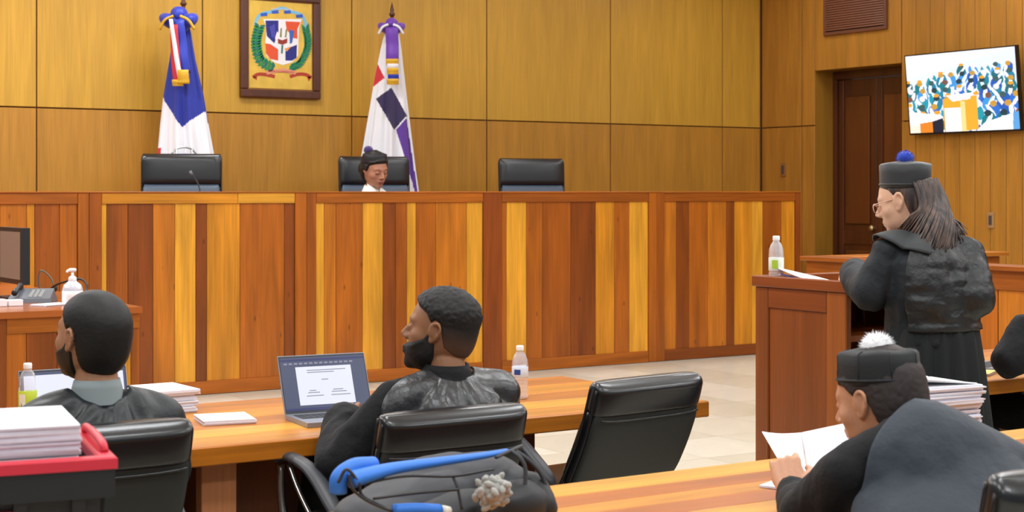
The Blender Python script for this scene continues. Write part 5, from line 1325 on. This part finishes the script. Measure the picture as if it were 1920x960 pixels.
# ---------------------------------------------------------------- woman standing at the lectern
def ppl_woman():
    skin = (222, 178, 150)
    bx_, by_ = 4.555, 4.18
    par_ = root_of('person', (bx_, by_, 0), 'woman with long dark hair, black robe and blue pompom hat, standing at the lectern', 'person')
    hc = W(1697, 378, 6.06); M = hm(hc, math.radians(24), math.radians(-12), 0, 1.03); SK = skinmat('skin_woman', skin)
    nk = Vector((bx_-.03, by_+.02, 1.385)); shl = Vector((bx_-.148, by_+.055, 1.322)); shr = Vector((bx_+.148, by_-.055, 1.318)); mid = (shl+shr)/2; hip = Vector((bx_+.01, by_-.01, .88))
    elb_l = W(1632, 548, 5.95); wr_l = Vector((4.60, 4.62, 1.235)); elb_r = W(1822, 560, 5.92); wr_r = Vector((4.84, 4.62, 1.235))
    nb = Vector(xf(M, [(0, -.03, -.045)])[0])
    pr = head_prims(M, True)+chainvf([nb, nk, mid+Vector((0, 0, .0))], [.047, .05, .06])
    pr.append(loftvf([(mid+Vector((0, 0, .04)), .08, .055, None), (mid, .145, .085, None), (mid*.7+hip*.3, .15, .105, None), (mid*.4+hip*.6, .125, .095, None), (hip, .17, .12, None), (hip-Vector((0, 0, .1)), .16, .11, None)]))
    for s_, e_, w_ in ((shl, elb_l, wr_l), (shr, elb_r, wr_r)): pr += chainvf([mid, s_], [.05, .048]); pr += chainvf([s_, e_, w_], [.046, .035, .024])
    for s in (-1, 1):
        h = hip+Vector((s*.085, 0, -.02)); kn = Vector((hip.x+s*.09, hip.y, .48)); an = Vector((hip.x+s*.09, hip.y-.02, .08))
        pr += chainvf([h, kn, an], [.088, .056, .036]); pr.append(capvf(an-Vector((0, .02, .045)), an+Vector((0, .15, -.05)), .03, .028))
    pr += hand_prims(wr_l, (wr_l-elb_l).normalized()+Vector((0, 0, -.3)), (0, 0, 1), 1, s=.92); pr += hand_prims(wr_r, Vector((-.1, 1, -.2)), (0, 0, 1), -1, s=.92)
    organic('body', pr, .005, SK, par_, 2)
    rb = [loftvf([(mid+Vector((0, 0, .065)), .06, .055, None), (mid+Vector((0, 0, .035)), .12, .085, None), (mid+Vector((0, 0, -.03)), .175, .12, None), (mid+Vector((0, -.01, -.16)), .185, .14, None), (mid*.45+hip*.55, .17, .145, None), (hip+Vector((0, 0, .1)), .17, .15, None)])]
    for s_, e_, w_ in ((shl, elb_l, wr_l), (shr, elb_r, wr_r)):
        rb += chainvf([mid+Vector((0, 0, .0)), s_], [.06, .062]); rb += chainvf([s_, s_*.5+e_*.5, e_], [.056, .064, .068]); rb += chainvf([e_, e_*.2+w_*.8], [.068, .066])
    robe = organic('robe', rb, .008, mat('blue_black_sleeve', (14, 21, 28), .65, spec=.4, bump=(24, .5, .01)), par_, 6, folds(.006, (15, 15, 8), 41))
    # pleated skirt of the robe
    n, k = 180, 26; V = []; Fc = []
    for i in range(k+1):
        f = i/k; z = 1.08-1.0*f; rx = .168+.10*f**.8; ry = .148+.1*f**.8
        for j in range(n):
            a = 2*math.pi*j/n; amp = .006+.026*f
            pl_ = abs(((a*15/math.pi+.4*math.sin(a*3)) % 2)-1)*2-1
            V.append((hip.x+math.cos(a)*(rx+amp*pl_), hip.y+math.sin(a)*(ry+amp*pl_), z))
    for i in range(k):
        for j in range(n): Fc.append((i*n+j, i*n+(j+1) % n, (i+1)*n+(j+1) % n, (i+1)*n+j))
    Fc.append(tuple(range(n)))
    mk('pleated_skirt', V, Fc, mat('green_black_cloth', (19, 26, 27), .7, spec=.35), par_, True)
    bv = bvh_of(robe)
    def fold(u, v, G):
        g_ = .007*vnoise(G.reshape(-1, 3)*np.array([9, 9, 22]), 7).reshape(u.shape)+.0035*vnoise(G.reshape(-1, 3)*np.array([16, 16, 60]), 9).reshape(u.shape)
        return g_*np.clip(v*2, 0, 1)
    c0 = mid+Vector((0, 0, -.12)); rows = [(c0, math.radians(72-72*i/28)) for i in range(29)]+[(c0+Vector((0, 0, -.00625*i)), 0) for i in range(1, 27)]
    drape('back_panel', bv, rows, (-.95, 1.25), VESTM, par_, fold=fold, nu=80, off=.012, th=.005, yaw=-.3)
    drape('shoulder_cape', bv, [(c0, math.radians(74-34*i/12)) for i in range(13)], (-2.2, -.8), mat('cape_cloth', (40, 44, 47), .6, sheen=.1), par_, nu=40, off=.022, th=.005)
    # hair: cap under the hat, then long locks falling over the right shoulder
    HB = mat('long_dark_hair', (50, 36, 32), .42, spec=.6, bump=(10, .1))
    nt = HB.node_tree; b = nt.nodes['Principled BSDF']; tc = nt.nodes.new('ShaderNodeTexCoord'); mp_ = nt.nodes.new('ShaderNodeMapping'); mp_.inputs['Scale'].default_value = (60, 60, 5)
    nn = nt.nodes.new('ShaderNodeTexNoise'); nn.inputs['Scale'].default_value = 1; cr_ = nt.nodes.new('ShaderNodeValToRGB')
    cr_.color_ramp.elements[0].position = .35; cr_.color_ramp.elements[0].color = (*lin((28, 20, 20)), 1); cr_.color_ramp.elements[1].position = .68; cr_.color_ramp.elements[1].color = (*lin((96, 74, 64)), 1)
    nt.links.new(tc.outputs['Object'], mp_.inputs[0]); nt.links.new(mp_.outputs[0], nn.inputs['Vector']); nt.links.new(nn.outputs[0], cr_.inputs[0]); nt.links.new(cr_.outputs[0], b.inputs['Base Color'])
    hairshell('hair', M, True, lambda P: np.minimum(hairline(P, .075, .045, .03, -.115)+.0, .03), lambda P: .006+.0*P[:, 0], HB, par_, 6, .001, 90, .01)
    rs = random.Random(4); parts_ = []
    tow = Vector((-st, -ct, 0)); lat = Vector((ct, -st, 0))
    for i in range(460):
        u = rs.random()
        a = math.radians(-60+168*u)          # round the back of the head, 0 = straight back
        st_ = Vector(xf(M, [(math.sin(a)*.086, -.014-math.cos(a)*.116, .052+rs.uniform(-.008, .008))])[0])
        # landing place on the back
        tx = 1688+128*u**.9+rs.uniform(-6, 6); ty = 452+22*math.sin(u*3.0)-10*u+rs.uniform(-16, 8)
        if u < .25: ty -= (.25-u)*90
        e_ = W(tx, ty, 5.93+.05*(.5-u))
        h = bv.ray_cast(e_+tow*.5, -tow, 1.0)
        if h[0] is not None: e_ = h[0]+h[1]*(.008+.012*rs.random())
        m1 = Vector(xf(M, [(math.sin(a)*.095, -.016-math.cos(a)*.124, -.03)])[0])+tow*.004+lat*.055*max(0, u-.25)
        m2 = m1*.5+e_*.5+tow*.016+lat*.028*u+Vector((0, 0, .005))
        pp = smoothpath([st_, m1, m2, e_], 6); nn_ = len(pp)
        w = rs.uniform(.0035, .0065); rr = [w*(1-.75*(k_/(nn_-1))**3) for k_ in range(nn_)]
        parts_.append(tubevf(pp, rr, 6))
    V, Fc = joinvf(parts_); mk('long_hair', V, Fc, HB, par_, True)
    hat(M, par_, .083, .086, .088, .050, math.radians(12), mat('black_hat_leather', (40, 43, 46), .5, sheen=.2, bump=(160, .3)), (24, 66, 190), .034, sides=None, pomoff=(.0, .0), seed=7)
    # glasses
    gl = tube('glasses', smoothpath([tuple(xf(M, [p])[0]) for p in [(-.07, .02, .012), (-.066, .07, .010), (-.05, .100, .008), (-.02, .106, .006), (0, .110, .008), (.02, .106, .006), (.05, .1, .008), (.066, .07, .01), (.07, .02, .012)]], 4), .0022, mat('pale_frame', (216, 170, 150), .3), par_, 8)
    for s in (-1, 1):
        pts = [tuple(xf(M, [(s*.034+.022*math.cos(t*math.pi/8), .104, -.006+.018*math.sin(t*math.pi/8))])[0]) for t in range(16)]
        tube('lens_rim', pts, .0018, mat('pale_frame', (216, 170, 150), .3), gl, 6, closed=True)
    eyes(M, par_, True)
ppl_woman()
# ---------------------------------------------------------------- judge
def ppl_judge():
    skin = (184, 130, 104)
    hc = W(703, 319, 13.55)
    par_ = root_of('person', (hc.x, hc.y+.08, DAIS), 'woman judge with black hat, purple pompom and white collar, looking down behind the bench', 'person')
    M = hm(hc, math.radians(186), math.radians(-15), math.radians(4), 1.22); SK = skinmat('skin_judge', skin)
    face = Vector((math.sin(-.42), -math.cos(.42), 0))*1
    nk = hc+Vector((-.01, .045, -.15)); ax = Vector((math.cos(.35), math.sin(.35), 0)); mid = nk+Vector((0, .02, -.08)); hip = mid+Vector((0, .05, -.5)); Rm = RZ(.35)
    pr = head_prims(M, True)+chainvf([hc+Vector((0, .02, -.05)), nk, mid], [.047, .05, .06])
    pr.append(loftvf([(mid+Vector((0, 0, .03)), .09, .06, Rm), (mid-Vector((0, 0, .03)), .16, .1, Rm), (mid*.5+hip*.5, .15, .11, Rm), (hip, .17, .13, Rm), (hip-Vector((0, 0, .08)), .15, .11, Rm)]))
    rb = [loftvf([(mid+Vector((0, 0, .05)), .07, .06, Rm), (mid+Vector((0, 0, .01)), .15, .1, Rm), (mid-Vector((0, 0, .06)), .2, .14, Rm), (mid*.5+hip*.5, .2, .16, Rm), (hip-Vector((0, 0, .05)), .22, .2, Rm)])]
    fd = Vector((math.sin(.35), -math.cos(.35), 0))
    for s in (-1, 1):
        sh = mid+ax*s*.17-Vector((0, 0, .04)); el = sh+ax*s*.07+fd*.1-Vector((0, 0, .25)); el.z = max(el.z, 1.34); wr = mid+fd*.33+ax*s*.07; wr.z = 1.365
        pr += chainvf([mid, sh], [.05, .05]); pr += chainvf([sh, el, wr], [.046, .036, .025]); pr += hand_prims(wr, fd-ax*s*.6, (0, 0, 1), s, s=.9)
        rb += chainvf([mid-Vector((0, 0, .03)), sh], [.06, .07]); rb += chainvf([sh, el, el*.15+wr*.85], [.07, .07, .055])
        h = hip+ax*s*.1; kn = h+fd*.4; ft = Vector((kn.x, kn.y, DAIS+.06)); pr += chainvf([h, kn, ft], [.08, .055, .04]); pr.append(capvf(ft-Vector((0, 0, .03)), ft+fd*.13-Vector((0, 0, .03)), .028, .026))
    organic('body', pr, .006, SK, par_, 2)
    organic('robe', rb, .012, mat('judge_robe', (24, 29, 38), .7), par_, 5, folds(.005, (7, 7, 5), 51))
    # white collar: two flaps
    WC = mat('white_collar_cloth', (246, 244, 240), .7)
    for s in (-1, 1):
        a_ = nk+ax*s*.05+Vector((0, -.0, .035)); b_ = nk+fd*.085+ax*s*.01+Vector((0, 0, -.03)); c_ = nk+fd*.12+ax*s*.07+Vector((0, 0, -.085)); d_ = nk+ax*s*.115+fd*.06+Vector((0, 0, -.035))
        curved_sheet('shirt_collar', a_, b_, c_, d_, .012*s, WC, parent=par_, th=.006, n=8)
    n = 32; V = []; Fc = []
    for (r, z) in ((.058, -.05), (.055, .0), (.052, .02), (.058, .02), (.066, .0), (.09, -.055)):
        for j in range(n):
            a = 2*math.pi*j/n; V.append(tuple(nk+Vector((math.cos(a)*r, math.sin(a)*r, z+.012*math.sin(a)))))
    for i in range(5):
        for j in range(n): Fc.append((i*n+j, i*n+(j+1) % n, (i+1)*n+(j+1) % n, (i+1)*n+j))
    mk('collar_band', V, Fc, WC, par_, True)
    hairshell('hair', M, True, lambda P: hairline(P, .07, .04, .0, -.1), lambda P: .016+.0*P[:, 0], HAIRM, par_, 6, .003, 70, .012)
    bun = [ellvf(xf(M, [(0.01, -.10, -.01)])[0], (.055, .05, .06), M.to_3x3())]; V, Fc = joinvf(bun); mk('hair_bun', V, Fc, HAIRM, par_, True)
    hat(M, par_, .086, .082, .062, .052, math.radians(8), mat('judge_hat_cloth', (22, 22, 26), .6), (70, 40, 120), .034, seed=9, pomoff=(.02, -.05))
    LIP = mat('lip_tone', (140, 66, 62), .45); BR = mat('brow_hair', (30, 20, 18), .8)
    for s in (-1, 1):
        tube('eyebrow', smoothpath([tuple(xf(M, [p])[0]) for p in [(s*.014, .0925, .022), (s*.03, .090, .028), (s*.048, .077, .022)]], 4), .003, BR, par_, 6, flat=.6)
        tube('eyelash', smoothpath([tuple(xf(M, [p])[0]) for p in [(s*.018, .0885, -.003), (s*.032, .0905, -.006), (s*.046, .083, -.002)]], 4), .0016, BR, par_, 6)
    tube('lips', smoothpath([tuple(xf(M, [p])[0]) for p in [(-.024, .0875, -.064), (-.01, .0965, -.063), (.01, .0965, -.063), (.024, .0875, -.064)]], 4), [.003]+[.0055]*11+[.003], LIP, par_, 8)
ppl_judge()
# ---------------------------------------------------------------- person at the right edge, and one at the left edge
def ppl_edge():
    cx_, by = 6.0, 4.46
    skin = (198, 146, 112); hc = Vector((cx_, by+.02, 1.13))
    def hair(p, M): hairshell('hair', M, False, lambda P: hairline(P), lambda P: .01+.0*P[:, 0], HAIRM, p, 2, .002, 150)
    el = W(1893, 692, 6.72); el.z = .84
    wr = W(1925, 612, 6.78)
    seated_man((cx_, by, 0), 'person in black robe at the right edge, sleeve bent with elbow on the table', hc, math.radians(20), math.radians(-8), 0, skin,
        (cx_-.2, by-.02, .97), (cx_+.19, by-.03, .96), tuple(el), tuple(wr), (cx_+.27, by+.16, .82), (cx_+.08, by+.36, .83), (cx_, by+.13, .56), (cx_, by-.02, 1.01), None, hair, None, seed=61, robe_fat=1.05)
ppl_edge()
# ================================================================ backpack on the front table
def backpack():
    Ypl = 3.22
    def P(x, y, dy=0): return WY(x, y, Ypl+dy)
    c = P(830, 900); c.z = .752
    bp = root_of('backpack', c, 'dark grey backpack with bright blue straps lying on the striped front table', 'backpack')
    NY = mat('backpack_black_nylon', (32, 33, 37), .6, sheen=.05, bump=(500, .3)); NG = mat('backpack_grey_nylon', (42, 44, 51), .6, sheen=.03, bump=(500, .3)); BL = mat('backpack_blue', (44, 118, 214), .55, bump=(300, .3)); WB = mat('backpack_webbing', (50, 52, 56), .7)
    tb = .752
    # main compartment lies on its back; top surface rises to the right
    A, B = P(665, 925), P(980, 895); z0 = tb
    def along(f, h, dy): q = A*(1-f)+B*f; return Vector((q.x, Ypl+dy, tb+h))
    body = [ellvf(along(.5, .068, .06), (.205, .14, .068), RY(-.10)), ellvf(along(.80, .082, .05), (.12, .15, .082), RY(-.05)),
            ellvf(along(.22, .052, .05), (.12, .13, .052), RY(-.12)), capvf(along(.14, .048, .0), along(.9, .078, .0), .045, .072), ellvf(along(.62, .085, .10), (.15, .10, .075), RY(-.15))]
    organic('main_compartment', body, .007, NG, bp, 4, folds(.007, (8, 8, 16), 71, .0008))
    fr_ = [ellvf(along(.52, .055, -.075), (.19, .07, .052), RY(-.12)), ellvf(along(.8, .062, -.08), (.10, .075, .06)), capvf(along(.2, .04, -.07), along(.8, .072, -.08), .034, .046)]
    organic('front_pocket', fr_, .006, NY, bp, 3, folds(.006, (9, 9, 18), 77, .0008))
    organic('side_pocket', [ellvf(along(.98, .066, -.02), (.05, .12, .064))], .007, NY, bp, 3, folds(.005, (9, 9, 14), 79))
    def q(x, y, dy): return WY(x, y, Ypl+dy)
    blue = smoothpath([q(950, 846, -.04), q(900, 855, -.08), q(820, 866, -.12), q(740, 878, -.14), q(690, 890, -.15), q(655, 900, -.15)], 6)
    n = len(blue)
    tube('blue_strap', blue, [.010+.022*(i/(n-1))**1.2 for i in range(n)], BL, bp, 14, flat=.6)
    curl = smoothpath([q(700, 872, -.10), q(662, 876, -.12), q(636, 896, -.13), q(634, 925, -.13)], 6)
    tube('blue_strap', curl, [.019]*len(curl), BL, bp, 14, flat=1.0)
    bl2 = smoothpath([q(738, 957, -.18), q(780, 955, -.185), q(824, 957, -.18)], 6); tube('blue_trim', bl2, .014, BL, bp, 10)
    tube('white_buckle', [q(828, 957, -.18), q(842, 960, -.18)], .012, mat('pale_buckle', (220, 216, 200), .5), bp, 8)
    for pts, r in (([q(634, 905, -.16), q(650, 880, -.17), q(672, 905, -.175), q(680, 930, -.17), q(720, 952, -.17)], .006),
                   ([q(655, 890, -.17), q(660, 915, -.175), q(690, 940, -.175), q(750, 965, -.17)], .005),
                   ([q(965, 845, -.06), q(990, 862, -.08), q(1015, 890, -.09), q(1025, 925, -.10), q(1022, 965, -.12)], .009),
                   ([q(960, 846, -.08), q(975, 858, -.10), q(985, 880, -.11), q(984, 920, -.12)], .007),
                   ([q(930, 858, -.10), q(955, 846, -.08), q(978, 836, -.02)], .006),
                   ([q(850, 895, -.165), q(858, 915, -.175), q(866, 955, -.18)], .0045)):
        tube('webbing_strap', smoothpath(pts, 6), r, WB, bp, 8, flat=.6)
    for pts in ([q(690, 905, -.16), q(760, 893, -.165), q(850, 893, -.17), q(925, 880, -.165)], [q(700, 935, -.175), q(780, 925, -.18), q(860, 918, -.185)]):
        tube('zipper', smoothpath(pts, 8), .003, mat('zipper_black', (20, 20, 22), .4), bp, 6)
    # furry grey key pompom: tuft of short spikes
    cc = q(925, 921, -.185); rs = np.random.RandomState(4); parts_ = [ellvf(cc, (.034, .03, .03))]
    for d in ID[::220]:
        r_ = rs.uniform(.010, .016); p_ = Vector(np.array(cc)+d*rs.uniform(.026, .038)*np.array([1.25, 1, .95]))
        parts_.append(ellvf(p_, (r_, r_*.6, r_*.55), Matrix.Rotation(rs.uniform(0, 3), 3, 'Z') @ Matrix.Rotation(rs.uniform(-1.2, 1.2), 3, 'Y'), 8, 6))
    V, Fc = joinvf(parts_); mk('fluffy_tassel', V, Fc, mat('grey_fluff', (168, 166, 160), .9, sheen=.5, var=.3), bp)
backpack()
